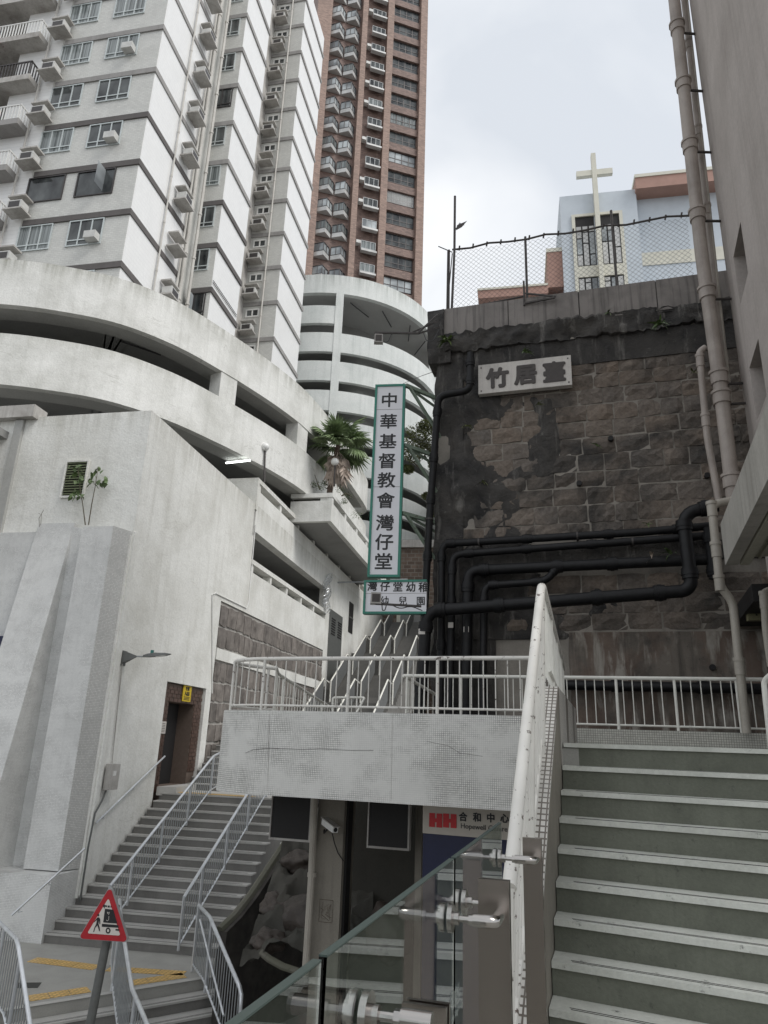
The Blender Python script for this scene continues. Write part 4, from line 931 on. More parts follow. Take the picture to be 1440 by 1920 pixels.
t = MB(); t.tube([SW.Q(822,462,0), SW.Q(848,473,0)], 0.012, 5); t.tube([SW.Q(840,470,0), SW.Q(838,585,0)], 0.02, 5); t.tube([SW.Q(848,475,0), SW.Q(842,540,0)], 0.012, 5); emit(t, 'brace', m_fpost, lp)

# ------------------------------------------------------------------ black pipes on the wall
def corner_path(pts, r, n=5):
    """round the corners of a polyline"""
    P = [Vector(p) for p in pts]; out = [P[0]]
    for i in range(1, len(P)-1):
        a = (P[i-1]-P[i]); b = (P[i+1]-P[i]); k = min(r, a.length*.45, b.length*.45); a = P[i]+a.normalized()*k; b = P[i]+b.normalized()*k
        for j in range(n+1):
            t = j/n; out.append((1-t)**2*a + 2*t*(1-t)*P[i] + t*t*b)
    out.append(P[-1]); return out
def pipe_run(name, label, pix, o, r, collars=(), mat=None, bend=None, fr=SW, cat='pipe', group=None, straps=()):
    mat = mat or m_bpipe; P = [fr.Q(x, y, o) for x, y in pix]; t = thing(name, label, cat, P[-1], group)
    q = MB(); q.tube(corner_path(P, bend or r*2.6), r, 14); emit(q, 'pipe_run', mat, t)
    def at(c):
        i, f = c; return Vector(P[i]).lerp(Vector(P[i+1]), f), (Vector(P[i+1])-Vector(P[i])).normalized()
    for c in collars:
        p, d = at(c); q = MB(); q.tube([p-d*0.09, p-d*0.075, p+d*0.075, p+d*0.09], r*1.22, 14); q.tube([p-d*.03, p+d*.03], r*1.32, 14); emit(q, 'collar', mat, t)
    for c in straps:
        p, d = at(c); q = MB(); q.tube([p-d*0.012, p+d*0.012], r*1.12, 14); q.box(fr, 0,0.001,0,0.001,0,0.001); q = MB(); q.tube([p-d*0.015, p+d*0.015], r*1.12, 14)
        s_, z_ = (Vector(p)-Vector(fr.P(0,0,0))).xy.dot(Vector(fr.d)), p.z; q.box(fr, s_-.02, s_+.02, 0.02, o, z_-.02, z_+.02); emit(q, 'bracket', m_fpost, t)
    return t
pipe_run('black_drain_pipe', 'slim black pipe stepping out from beside the plaque then dropping past the stone wall edge', [(882,662),(882,732),(822,742),(806,960),(790,1250)], 0.34, 0.073, ((0,.25),(0,.75),(2,.15),(2,.55),(2,.9),(3,.3)), straps=((3,.05),))
pipe_run('black_main_pipe', 'thickest black pipe, lowest of the horizontal runs, with a tall elbow at its right end', [(1345,948),(1280,962),(1296,1096),(1284,1108),(800,1146),(786,1340)], 0.78, 0.108, ((0,.35),(1,.18),(1,.85),(3,.09),(3,.32),(3,.7),(3,.94),(4,.16),(4,.75)), bend=0.26)
pipe_run('black_upper_pipe', 'uppermost horizontal black pipe turning down at the left end of the wall', [(1345,985),(1200,998),(828,1020),(826,1345)], 0.30, 0.071, ((0,.5),(1,.15),(1,.55),(1,.95),(2,.08),(2,.6)), straps=((1,.3),(1,.8)))
pipe_run('black_second_pipe', 'second horizontal black pipe from the top of the bank of pipes', [(1345,1003),(848,1040),(843,1345)], 0.33, 0.069, ((0,.45),(0,.7),(0,.93),(1,.1),(1,.3)), straps=((0,.3),), bend=0.2)
pipe_run('black_third_pipe', 'third horizontal black pipe, wide, turning down left of the small branch pipe', [(1345,1048),(878,1070),(873,1345)], 0.34, 0.098, ((0,.1),(0,.4),(0,.62),(0,.93),(1,.12)), bend=0.2)
pipe_run('black_branch_pipe', 'short black branch pipe dropping from the third pipe beside the railing peak', [(1046,1062),(1024,1090),(908,1098),(905,1345)], 0.36, 0.068, ((0,.2),(1,.15),(1,.85),(2,.12)))
pipe_run('black_low_pipe', 'black pipe running low behind the back railing of the footbridge', [(1040,1284),(1450,1292)], 0.30, 0.085, ((0,.3),(0,.7)))
pipe_run('black_short_riser', 'short black vertical pipe behind the beige pipe at the right end', [(1330,990),(1341,1085)], 0.42, 0.10, ((0,.2),(0,.85)))
for i, (px, py, k) in enumerate(((791,1184,1.0),(845,1172,0.8),(874,1180,0.8))):
    s, z = SW.px(px, py, 0.88 if i == 0 else 0.43); q = MB(); q.box(SW, s-0.06*k, s+0.06*k, 0.885 if i == 0 else 0.425, 0.89 if i == 0 else 0.43, z-0.05, z+0.05)
    st = emit(q, 'paper_sticker', m_plate); tagit(st, ('torn white sticker on the thickest vertical black pipe','torn white sticker on the second vertical black pipe','torn white sticker on the third vertical black pipe')[i], 'sticker')
tuft(SW.Q(1258,1040,0.45), 7, 0.2, m_leaf, 'green weed caught between the horizontal black pipes', 'plant', 'pipe_weed', seed=8)
tuft(SW.Q(1222,1048,0.45), 3, 0.2, m_pdry, 'dead pale leaf hanging on the black pipes', 'leaf', 'dead_leaf', seed=9)

# ------------------------------------------------------------------ right building
rb = thing('grey_render_building', 'grey brown rendered building along the right edge with small deep windows', 'building', RB.P(-4,2,-4.6))
wa, wz0 = RB.px(1375,500); wb, wz1 = RB.px(1397,530)
def holes(fr, s0, s1, z0, z1, hs, o0, o1, mat, name, parent):
    """wall with rectangular holes, in one mesh"""
    ss = sorted({s0, s1, *[h[0] for h in hs], *[h[1] for h in hs]}); zs_ = sorted({z0, z1, *[h[2] for h in hs], *[h[3] for h in hs]}); m = MB()
    for a, b in zip(ss, ss[1:]):
        for c, d in zip(zs_, zs_[1:]):
            if not any(a >= h[0]-1e-6 and b <= h[1]+1e-6 and c >= h[2]-1e-6 and d <= h[3]+1e-6 for h in hs): m.box(fr, a, b, o0, o1, c, d)
    return emit(m, name, mat, parent)
sL_, _ = RB.px(1375, 490); sR_, _ = RB.px(1398, 490)
zA = RB.px(1375,500)[1]; zB = RB.px(1390,425)[1]; zC = RB.px(1397,530)[1]
s2a, s2b = RB.px(1408,690)[0], RB.px(1440,690)[0]-0.05
z2b = RB.px(1425,640)[1]; z2a = RB.px(1436,760)[1]
wins = [(RB.px(1389,419)[0], RB.px(1375,482)[0], RB.px(1388,573)[1], RB.px(1375,482)[1]), (RB.px(1422,637)[0], RB.px(1405,690)[0], RB.px(1421,785)[1], RB.px(1405,690)[1])]
wins = [(min(a,b), max(a,b), c, d) for a, b, c, d in wins]
holes(RB, -7.5, 0.0, 1.9, 20, wins, 0.0, 0.32, m_rbld, 'facade', rb)
for a, b, c, d in wins:
    q = MB(); q.box(RB, a-.02, b+.02, 0.26, 0.31, c-.02, d+.02); g_ = emit(q, 'window', m_pane, rb)
    q = MB(); n_ = 9
    for i in range(n_): q.box(RB, a+(b-a)*i/n_, a+(b-a)*i/n_+0.012, 0.2, 0.215, c, d)
    for i in range(6): q.box(RB, a, b, 0.2, 0.215, c+(d-c)*i/6, c+(d-c)*i/6+0.012)
    emit(q, 'window_grille', m_dframe, g_, W[g_.name])
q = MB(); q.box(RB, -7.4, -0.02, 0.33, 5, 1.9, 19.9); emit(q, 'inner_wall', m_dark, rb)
q = MB(); q.hexa([RB.P(0,0.02,2.4), RB.P(0.55,1.6,2.4), RB.P(-.1,5,2.4), RB.P(-.1,0.3,2.4), RB.P(0,0.02,20), RB.P(0.55,1.6,20), RB.P(-.1,5,20), RB.P(-.1,0.3,20)]); emit(q, 'end_wall', m_rbld, rb)
q = MB(); q.box(RB, -2.6, -1.95, -0.035, 0.0, 14.2, 20); emit(q, 'maroon_strip', plain('maroon panel', (0.16,0.03,0.04), 0.6), rb)
q = MB(); q.hexa([RB.P(-14,-0.02,40), RB.P(-14,0,40), RB.P(-0.6,0,13.5), RB.P(-0.62,-0.02,13.5), RB.P(-14,-0.3,60), RB.P(-14,0,60), RB.P(-0.6,0,60), RB.P(-0.62,-0.3,60)])
# canopy
ca = thing('entrance_canopy', 'pale stained concrete canopy jutting from the right building with a light fitting underneath', 'canopy', RB.P(-3,-0.4,2.3))
CF2 = Fr(*atY(1351, 985, 9.7)[:2], 19)
zc0 = CF2.px(1355,1070)[1]; zc1 = CF2.px(1350,985)[1]
q = MB(); q.box(CF2, -9, 0, 0.0, 0.16, zc0, zc1); q.box(CF2, -9, 0, 0.16, 2.6, zc0+0.22, zc1-0.02); emit(q, 'fascia', m_canopy, ca)
q = MB(); q.box(CF2, -9, -0.02, 0.16, 2.6, zc0+0.1, zc0+0.22); emit(q, 'soffit', m_soffit, ca)
q = MB(); q.box(CF2, -9, -0.06, 0.18, 0.30, zc0-0.02, zc0+0.1); q.box(CF2, -9, -0.05, 0.42, 0.45, zc0+0.06, zc0+0.1); q.box(CF2, -9, -0.05, 0.62, 0.65, zc0+0.06, zc0+0.1); emit(q, 'soffit_rib', m_soffit, ca)
q = MB(); q.box(CF2, -2.0, -0.35, 0.68, 0.9, zc0-0.08, zc0+0.06); emit(q, 'light_fitting', m_ledge, ca)
q = MB(); q.box(CF2, -1.95, -0.4, 0.70, 0.88, zc0-0.1, zc0-0.081); emit(q, 'diffuser', m_globe, ca)
q = MB(); q.box(CF2, -0.5, 2.2, 1.2, 3, -0.3, zc1); q.box(CF2, 0.3, 2.6, 0.35, 0.9, 2.1, 2.35); emit(q, 'rear_wall', m_dark, ca)
# beige pipes on its corner
RP = Fr(*RB.P(0.1, -0.28, 0)[:2], 109)
def vpipe2(name, label, pix, r, mat, rings=(), D=11.0, cat='pipe', brackets=True, bend=None):
    P = [atY(x, y, D) for x, y in pix]; t = thing(name, label, cat, P[-1]); q = MB(); q.tube(corner_path(P, bend or r*2.5), r, 14); emit(q, 'pipe_run', mat, t)
    for i, f in rings:
        p = Vector(P[i]).lerp(Vector(P[i+1]), f); d = (Vector(P[i+1])-Vector(P[i])).normalized(); q = MB()
        q.tube([p-d*0.10, p+d*0.13], r*1.2, 14); q.tube([p-d*0.11, p-d*0.06], r*1.36, 14); emit(q, 'collar', mat, t)
        if brackets and r > 0.1:
            q = MB(); q.bar(p+d*0.14, tuple(Vector(RB.P(-0.12, 0.0, p.z-0.05))), 0.035); emit(q, 'bracket', m_fpost, t)
    return t
bigp = [(1260,-40),(1316,480),(1350,720),(1376,935)]
vpipe2('beige_soil_stack', 'tall dirty beige soil pipe with thick collars on the corner of the right building', bigp, 0.118, m_rpipe, ((0,.20),(0,.42),(0,.64),(0,.87),(1,.3),(1,.95),(2,.12),(2,.85)), 10.8)
vpipe2('thin_beige_pipe', 'thinner beige pipe running just right of the thick soil pipe', [(1278,-40),(1340,520),(1362,740)], 0.06, m_rpipe, ((0,.25),(0,.55),(0,.8)), 11.0)
vpipe2('beige_conduit', 'slender pale conduit right of the beige pipes', [(1284,-40),(1349,560),(1372,760)], 0.024, m_rpipe2, (), 10.95)
vpipe2('beige_short_pipe', 'mottled beige pipe that starts at an elbow against the stone wall top', [(1322,652),(1311,660),(1326,820),(1348,940)], 0.058, m_rpipe, ((1,.1),(1,.8)), 10.95)
vpipe2('beige_low_pipe', 'pale pipe with an elbow dropping in front of the canopy end down to the bridge', [(1374,938),(1334,946),(1350,1100),(1374,1128),(1400,1375)], 0.062, m_rpipe2, ((1,.05),(1,.55),(1,.95),(3,.5)), 10.3, bend=0.12)
vpipe2('beige_right_pipe', 'short pale pipe at the right frame edge under the canopy', [(1450,1105),(1432,1110),(1436,1180),(1446,1250)], 0.05, m_rpipe2, ((1,.2),), 9.6)
q = MB(); JB = Fr(*atY(1396,1132,10.9)[:2], 104); q.box(JB, 0, 0.2, 0, 0.12, 2.0, 2.27); jb = emit(q, 'junction_box', plain('grey yellow box', (0.2,0.19,0.11), 0.5)); tagit(jb, 'small square yellowish grey junction box under the canopy', 'junction box')
for dx, dz in ((.05,.2),(.1,.2),(.15,.2),(.12,.08)):
    q = MB(); q.box(JB, dx-.012, dx+.012, 0.12, 0.126, 2.0+dz-.012, 2.0+dz+.012); emit(q, 'knockout', m_dark, jb, W[jb.name])
# ------------------------------------------------------------------ footbridge platform
fb = thing('footbridge_platform', 'footbridge landing with white mosaic parapet face and rounded left end', 'footbridge', PF.P(-2,0,-0.7))
pth = [PF.P(-3.9,-1.75,0)[:2], PF.P(-4.3,-1.45,0)[:2], PF.P(-4.57,-1.05,0)[:2], PF.P(-4.61,-0.65,0)[:2], PF.P(-4.43,-0.28,0)[:2], PF.P(-4.0,-0.05,0)[:2], PF.P(-3.5,0,0)[:2], PF.P(0.32,0,0)[:2]]
core = smooth_path(pth[:-1], 4) + [pth[-1]]
q = MB(); q.ribbon(core, -0.70, 0.39, 0.16); emit(q, 'mosaic_face', m_mosF, fb)
q = MB(); q.prism([tuple(p) for p in offset_path(core, 0.10)] + [PF.P(0.3,-2.2,0)[:2], PF.P(-3.6,-2.3,0)[:2]], -0.66, -0.12); emit(q, 'deck', m_rampd, fb)
BK = Fr(*atZ(755,1267,1.08)[:2], 106)
bx0 = 0.0; bxe = 6.6
q = MB(); q.prism([PF.P(0.3,-2.4,0)[:2], PF.P(-3.6,-2.3,0)[:2], BK.P(-0.4,0.05,0)[:2], BK.P(bxe,0.05,0)[:2], (7.0,7.5), (4.6,4.6), (1.46,5.86)], -0.5, 0.02); emit(q, 'landing_slab', m_terr, fb)
s_k = BK.px(1065,1370)[0]
q = MB(); q.box(BK, s_k-0.9, bxe, -0.08, 0.08, -0.5, 0.33); emit(q, 'back_kerb', m_mosB, fb)
# mosaic crack line and panel joints
for x, y0, y1 in ((505,1334,1488),(736,1336,1506)):
    q = MB(); q.bar(PF.Q(x,y0+4,0.0005), PF.Q(x-3,y1-4,0.0005), 0.0025, 0.002); emit(q, 'panel_joint', m_grout, fb)
q = MB(); cr_ = [(460,1412),(476,1405),(500,1403),(560,1405),(600,1404),(660,1407),(700,1407)]
q.tube([PF.Q(x,y,0.001) for x,y in cr_], 0.0025, 4); emit(q, 'crack', m_groove, fb)
q = MB(); q.tube([PF.Q(x,y,0.001) for x,y in ((800,1390),(840,1398),(862,1412),(905,1418))], 0.0018, 4); emit(q, 'crack', m_groove, fb)

def railing(name, label, mat, top, foot, post_at, r_top=0.028, r_bar=0.008, gap=0.13, mid=None, bot=0.10, r_post=0.022, cat='railing', group=None, inset=0.0, barmat=None, infill=True):
    """top & foot: functions of t in 0..1 giving 3D points; posts at listed t; balusters between the lower bar and top bar"""
    base = foot(0.5); t = thing(name, label, cat, base, group); N = 24
    q = MB(); q.tube([top(i/N) for i in range(N+1)], r_top, 10); emit(q, 'handrail', mat, t)
    q = MB(); q.tube([tuple(Vector(foot(i/N)).lerp(Vector(top(i/N)), bot)) for i in range(N+1)], r_post*0.7, 8); emit(q, 'bottom_rail', mat, t)
    for k in post_at: q = MB(); q.tube([foot(k), top(k)], r_post, 8); emit(q, 'post', mat, t)
    if infill:
        L_ = sum((Vector(top((i+1)/N))-Vector(top(i/N))).length for i in range(N)); n = int(L_/gap)
        for i in range(1, n):
            k = i/n
            if any(abs(k-p)*L_ < 0.05 for p in post_at): continue
            a = Vector(foot(k)).lerp(Vector(top(k)), bot); q = MB(); q.tube([tuple(a), top(k)], r_bar, 5, caps=False); emit(q, 'baluster', barmat or mat, t)
    return t
def poly(pts):
    P = [Vector(p) for p in pts]; L_ = [0.0]
    for a, b in zip(P, P[1:]): L_.append(L_[-1]+(b-a).length)
    def f(t):
        d = t*L_[-1]
        for i in range(len(P)-1):
            if d <= L_[i+1]+1e-9: return tuple(P[i].lerp(P[i+1], (d-L_[i])/max(1e-9, L_[i+1]-L_[i])))
        return tuple(P[-1])
    return f
# front railing with curved left end
inn = offset_path(core, 0.09)
inn = inn[4:]
ft_ = poly([(x,y,1.10) for x,y in inn]); ff_ = poly([(x,y,0.39) for x,y in inn])
railing('front_railing', 'cream white railing on the mosaic front of the footbridge with curved left end', m_rail, ft_, ff_, (0.02,0.18,0.31,0.53,0.74,0.95), gap=0.155)
# left return railing that runs down to the right behind it
a3, b3, c3 = (*inn[0],1.12), atY(522,1264,12.4), atY(622,1328,14.6)
railing('descending_railing', 'cream white railing sloping down to the right behind the curved end', m_railc, poly([a3,b3,c3]), poly([(a3[0],a3[1],0.25),(b3[0],b3[1],b3[2]-0.95),(c3[0],c3[1],c3[2]-0.95)]), (0.3,0.6,0.85), gap=0.11)
# back railing
e = BK.P(0,0,0); f1 = poly([BK.P(0.02,0,1.08), BK.P(6.3,0,1.08)]); f0 = poly([BK.P(0.02,0,0.30), BK.P(6.3,0,0.30)])
tp = [ (BK.px(x,1320)[0])/6.28 for x in (760,862,1155,1265,1382)] + [BK.px(988,1320)[0]/6.28]
railing('back_railing', 'cream white railing along the back edge of the footbridge before the stone wall', m_railc, f1, f0, tp, gap=0.135, bot=0.12)
railing('side_railing', 'short cream railing going down beside the black pipes behind the front railing', m_railc, poly([BK.P(0.02,0,1.08), BK.P(0.35,-1.2,0.85)]), poly([BK.P(0.02,0,0.0), BK.P(0.35,-1.2,-0.1)]), (1.0,), gap=0.16)

# ------------------------------------------------------------------ near staircase
ns = thing('near_staircase', 'wide granolithic staircase climbing to the footbridge on the right', 'staircase', (2.4,5,-1.6))
SX = A(117)
def Lk(k): return (1.48-0.067*k, 5.863-0.20*k)
WD = 3.6
def ext(p, w): return (p[0]+SX[0]*w, p[1]+SX[1]*w)
rs = MB(); 
for k in range(0, 11):
    z = 0.06-0.165*k; a = Lk(k); b = Lk(k-1) if k else Lk(-1.2)
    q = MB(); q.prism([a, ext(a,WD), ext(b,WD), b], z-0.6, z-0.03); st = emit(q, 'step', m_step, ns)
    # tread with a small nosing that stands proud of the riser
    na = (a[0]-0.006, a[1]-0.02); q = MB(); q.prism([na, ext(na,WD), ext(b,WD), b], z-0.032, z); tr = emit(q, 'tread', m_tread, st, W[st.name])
    q = MB()
    for dd in (0.03, 0.055):
        g0 = (a[0]+0.02*dd+SX[0]*0.12, a[1]+dd+SX[1]*0.12); q.prism([g0, ext(g0,WD-0.3), (ext(g0,WD-0.3)[0], ext(g0,WD-0.3)[1]+0.008), (g0[0], g0[1]+0.008)], z-0.001, z+0.0015)
    emit(q, 'anti_slip_groove', m_groove, st, W[st.name])
# cheek wall and its mosaic top
ck = thing('stair_cheek_wall', 'mosaic topped cheek wall on the left side of the near staircase', 'wall', (1.3,4.8,-1.0))
def CP(y):  # plan point on the right face of the cheek at depth y
    return (1.48-0.067*(5.863-y)/0.2 - 0.005, y)
dv = (-0.93, 0.31)
def side(p, w): return (p[0]+dv[0]*w, p[1]+dv[1]*w)
cy = [(2.6,-2.05),(4.13,-0.77),(4.65,-0.288),(5.62,0.47)]
q = MB(); n = len(cy); vs = []
for y, zt_ in cy:
    p = CP(y); l = side(p, 0.13); vs += [(*p, zt_-1.6), (*p, zt_-0.012), (*l, zt_-0.012), (*l, zt_-1.6)]
fs = []
for i in range(n-1):
    for j in range(4): fs.append((4*i+j, 4*i+4+j, 4*i+4+(j+1)%4, 4*i+(j+1)%4))
fs += [(0,1,2,3), (4*n-4,4*n-1,4*n-2,4*n-3)]
q.add(vs, fs); emit(q, 'concrete_cheek', m_col, ck)
q = MB(); vs = []
for y, zt_ in cy:
    p = side(CP(y), -0.004); l = side(CP(y), 0.136); vs += [(*p, zt_-0.03), (*p, zt_), (*l, zt_), (*l, zt_-0.7)]
q.add(vs, fs); emit(q, 'mosaic_capping', m_mosC, ck)
pe = side(CP(5.62), -0.0); pe2 = (2.33, 8.6)
q = MB(); q.hexa([(*pe,-0.3), (*pe2,-0.3), (pe2[0]-.13,pe2[1]+.04,-0.3), (*side(pe,.13),-0.3), (*pe,0.47), (*pe2,0.47), (pe2[0]-.13,pe2[1]+.04,0.47), (*side(pe,.13),0.47)]); emit(q, 'landing_upstand', m_mosC, ck)
# stair railing (descending part) and landing part
top_s = [(0.50,3.02,-0.79),(0.575,3.27,-0.546),(1.15,5.0,1.13)]
def footz(x, y): 
    ys = [c[0] for c in cy]; zs_ = [c[1] for c in cy]; return float(np.interp(y, ys, zs_))
nr = thing('stair_railing', 'chipped white handrail and balusters climbing the left side of the near staircase', 'railing', (0.9,4,0))
q = MB(); q.tube(corner_path([top_s[1], top_s[2], (2.62,10.2,1.10)], 0.12), 0.031, 14); emit(q, 'handrail', m_rail, nr)
for k in (0.0, 0.55, 1.0):
    p = Vector(top_s[1]).lerp(Vector(top_s[2]), k); b = CP(p.y); b = side(b, 0.075); q = MB(); q.tube([(b[0],b[1],footz(0,p.y)-0.1 if p.y < 5.6 else .3), tuple(p)], 0.024, 10); emit(q, 'post', m_rail, nr)
n = 13
for i in range(n+1):
    k = i/n; p = Vector(top_s[1]).lerp(Vector(top_s[2]), k); b = side(CP(p.y), 0.075); q = MB(); q.tube([(b[0],b[1],footz(0,p.y)+0.06), tuple(p)], 0.009, 6); emit(q, 'baluster', m_rail, nr)
q = MB(); q.tube([(*side(CP(3.27),0.075), footz(0,3.27)+0.08), (*side(CP(5.0),0.075), footz(0,5.0)+0.08)], 0.018, 8); emit(q, 'bottom_rail', m_rail, nr)
n = 36
for i in range(1, n):
    k = i/n; p = Vector(top_s[2]).lerp(Vector((2.62,10.2,1.10)), k); q = MB(); q.tube([(p.x, p.y, 0.5 if p.y < 8.6 else 0.1), tuple(p)], 0.008 if i % 9 else 0.022, 5 if i % 9 else 8); emit(q, 'baluster' if i % 9 else 'post', m_railc, nr)
q = MB(); q.tube([(1.3,5.5,0.58),(2.62,10.2,0.55)], 0.016, 6); emit(q, 'bottom_rail', m_railc, nr)
# short rail at the right frame edge
rr_ = [atY(1450,1262,6.6), atY(1432,1276,6.7), atY(1445,1400,6.7)]
er = thing('right_stair_rail', 'bent cream rail end at the right edge of the top step', 'railing', rr_[-1]); q = MB(); q.tube(corner_path(rr_, 0.08), 0.026, 10); emit(q, 'handrail', m_railc, er)
q = MB(); q.tube([rr_[2], (rr_[2][0], rr_[2][1], 0.03)], 0.026, 8); emit(q, 'post', m_railc, er)

# ------------------------------------------------------------------ glass balustrade
GF = Fr(-0.06, 1.09, 16.3)
gb = thing('glass_balustrade', 'frameless glass balustrade held by stainless steel standoffs in the foreground', 'balustrade', GF.P(0.5,0,-1.6))
GT = -0.274
for a, b in ((-1.2,-0.022), (0.0, 0.945), (0.967, 1.965)):
    q = MB(); q.box(GF, a, b, -0.006, 0.006, -1.5, GT); pg = emit(q, 'glass_panel', m_glass, gb); q = MB(); q.box(GF, a, b, -0.0062, 0.0062, GT+0.0005, GT+0.003); emit(q, 'glass_edge', m_edge, pg, W[pg.name])
def standoff(s, dz, P_end, hook):
    c = Vector(GF.P(s, 0.0, GT-dz)); nrm = Vector((GF.n[0], GF.n[1], 0))
    q = MB()
    for o0, o1, r in ((-0.022,-0.009,0.031),(0.009,0.020,0.031),(-0.028,-0.022,0.018),(0.02,0.034,0.014)): q.tube([c+nrm*o0, c+nrm*o1], r, 20)
    emit(q, 'clamp_disc', m_chrome, gb)
    q = MB(); q.tube([c+nrm*0.034, c+nrm*0.065], 0.007, 10); q.tube([c+nrm*0.058, c+nrm*0.068], 0.0125, 6); emit(q, 'threaded_rod', m_chrome, gb)
    e1 = c+nrm*0.068; e2 = c+nrm*hook
    q = MB(); q.tube(corner_path([e1, e2, P_end], 0.03, 8) if P_end else [e1, e2], 0.0145, 16); emit(q, 'arm', m_chrome, gb)
def post(s, o0, o1, th, ztop_, zbot=-1.6, plates=2):
    q = MB()
    for i in range(plates): q.box(GF, s+i*0.026, s+i*0.026+th, o0, o1, zbot, ztop_-i*0.002)
    emit(q, 'steel_post', m_steel, gb)
# middle post
post(0.98, 0.062, 0.14, 0.010, -0.318)
standoff(0.86, 0.115, Vector(GF.P(0.982, 0.118, GT-0.12)), 0.118); standoff(1.06, 0.115, None, 0.085)
# far post
post(1.96, 0.085, 0.155, 0.010, -0.318)
standoff(1.83, 0.105, Vector(GF.P(1.962, 0.135, GT-0.115)), 0.135)
# near post, its plate cut by the bottom of the frame
post(0.225, 0.055, 0.125, 0.010, -0.382)
standoff(0.17, 0.112, None, 0.115)
m_etch, _nt, _b = newmat('etched glass lettering'); _b.inputs['Base Color'].default_value = (0.30,0.33,0.31,1); _b.inputs['Alpha'].default_value = 0.35; _b.inputs['Roughness'].default_value = 0.9
sg, zg = GF.px(855, 1868, 0.009)
text('利東街', 'etched_lettering', m_etch, 0.040, GF.P(sg, 0.0085, zg), GF.d, gb, 0, 0.0004, 1.0)
sg, zg = GF.px(858, 1896, 0.009); text('Lee Tung Avenue', 'etched_lettering', m_etch, 0.021, GF.P(sg, 0.0085, zg), GF.d, gb, 0, 0.0004, 1.0)

# ------------------------------------------------------------------ under the bridge
UF = Fr(*atY(650,1500,11.2)[:2], 107)
uc = thing('bridge_column', 'stained beige concrete column under the footbridge with a camera on it', 'column', UF.P(-0.3,-0.2,-4.6))
q = MB(); q.box(UF, UF.px(592,1600)[0], UF.px(642,1600)[0], -0.5, 0.0, -4.6, -0.7); emit(q, 'shaft', m_col, uc)
sq, zq = UF.px(611,1708,0.0); m_tag = plain('faded scribble', (0.16,0.13,0.10), 0.9)
q = MB(); rg = random.Random(4)
for i in range(14): q.bar(UF.P(sq+rg.uniform(-.09,.09), 0.004, zq+rg.uniform(-.13,.13)), UF.P(sq+rg.uniform(-.09,.09), 0.004, zq+rg.uniform(-.13,.13)), 0.006, 0.003)
for a, b in (((-.1,-.14),(.1,-.14)),((.1,-.14),(.1,.14)),((.1,.14),(-.1,.14)),((-.1,.14),(-.1,-.14))): q.bar(UF.P(sq+a[0],0.004,zq+a[1]), UF.P(sq+b[0],0.004,zq+b[1]), 0.012, 0.003)
emit(q, 'scribble', m_tag, uc)
t = MB(); t.tube([UF.Q(590,1495,0.12), UF.Q(584,1640,0.12), UF.Q(574,1800,0.12), UF.Q(572,1830,.12)], 0.05, 10); t.tube([UF.Q(585,1636,.12), UF.Q(584.6,1644,.12)], 0.066, 10)
dp = emit(t, 'grey_downpipe', m_rpipe2); tagit(dp, 'beige downpipe standing left of the column under the footbridge', 'pipe')
t = MB(); t.box(UF, UF.px(643,1550,-.1)[0], UF.px(653,1550,-.1)[0], -0.3, -0.1, -4.6, -0.7); o_ = emit(t, 'dark_joist', m_dark); tagit(o_, 'black vertical joist right of the column under the footbridge', 'post')
cc = thing('cctv_camera', 'box shaped white security camera on the column under the footbridge', 'camera', UF.Q(618,1550,0.2))
a, b = Vector(UF.Q(608,1540,0.1)), Vector(UF.Q(629,1556,0.35)); q = MB(); q.bar(a, b, 0.085, 0.08); emit(q, 'housing', m_white, cc)
q = MB(); u = (b-a).normalized(); q.bar(a-u*0.02+Vector((0,0,.05)), b+u*0.05+Vector((0,0,.05)), 0.10, 0.012); emit(q, 'sun_shield', m_ledge, cc)
q = MB(); q.tube([b-u*.01, b+u*0.006], 0.03, 12); emit(q, 'lens', m_dark, cc)
q = MB(); q.tube([UF.Q(616,1552,.2), UF.Q(608,1562,.1), UF.Q(608,1556,0.01)], 0.012, 6); emit(q, 'mount', m_dark, cc)
q = MB(); q.tube([UF.Q(622,1558,.22), UF.Q(627,1580,.1), UF.Q(634,1600,.03), UF.Q(644,1614,.02)], 0.008, 5); emit(q, 'cable', m_dark, cc)
# hanging black display panels
def panel_(px0, px1, py1, label, o=0.1):
    s0, s1 = UF.px(px0, 1540, o)[0], UF.px(px1, 1540, o)[0]; zb_ = UF.px(px1, py1, o)[1]
    t = thing('hanging_display_panel', label, 'panel', UF.P((s0+s1)/2, o, zb_), 'black display panels under the footbridge')
    q = MB(); q.box(UF, s0+.03, s1-.03, o-0.1, o-0.01, zb_+.03, -0.7); emit(q, 'board', m_dark, t)
    q = MB(); q.box(UF, s0, s1, o-0.1, o, zb_, zb_+0.03); q.box(UF, s0, s0+.02, o-0.1, o, zb_+.03, -0.7); q.box(UF, s1-.025, s1, o-0.1, o, zb_+.03, -0.7); emit(q, 'frame', m_ledge, t)
panel_(506, 583, 1580, 'left hanging black panel beside the stairs under the footbridge')
panel_(689, 768, 1596, 'right hanging black panel near the navy board under the footbridge')
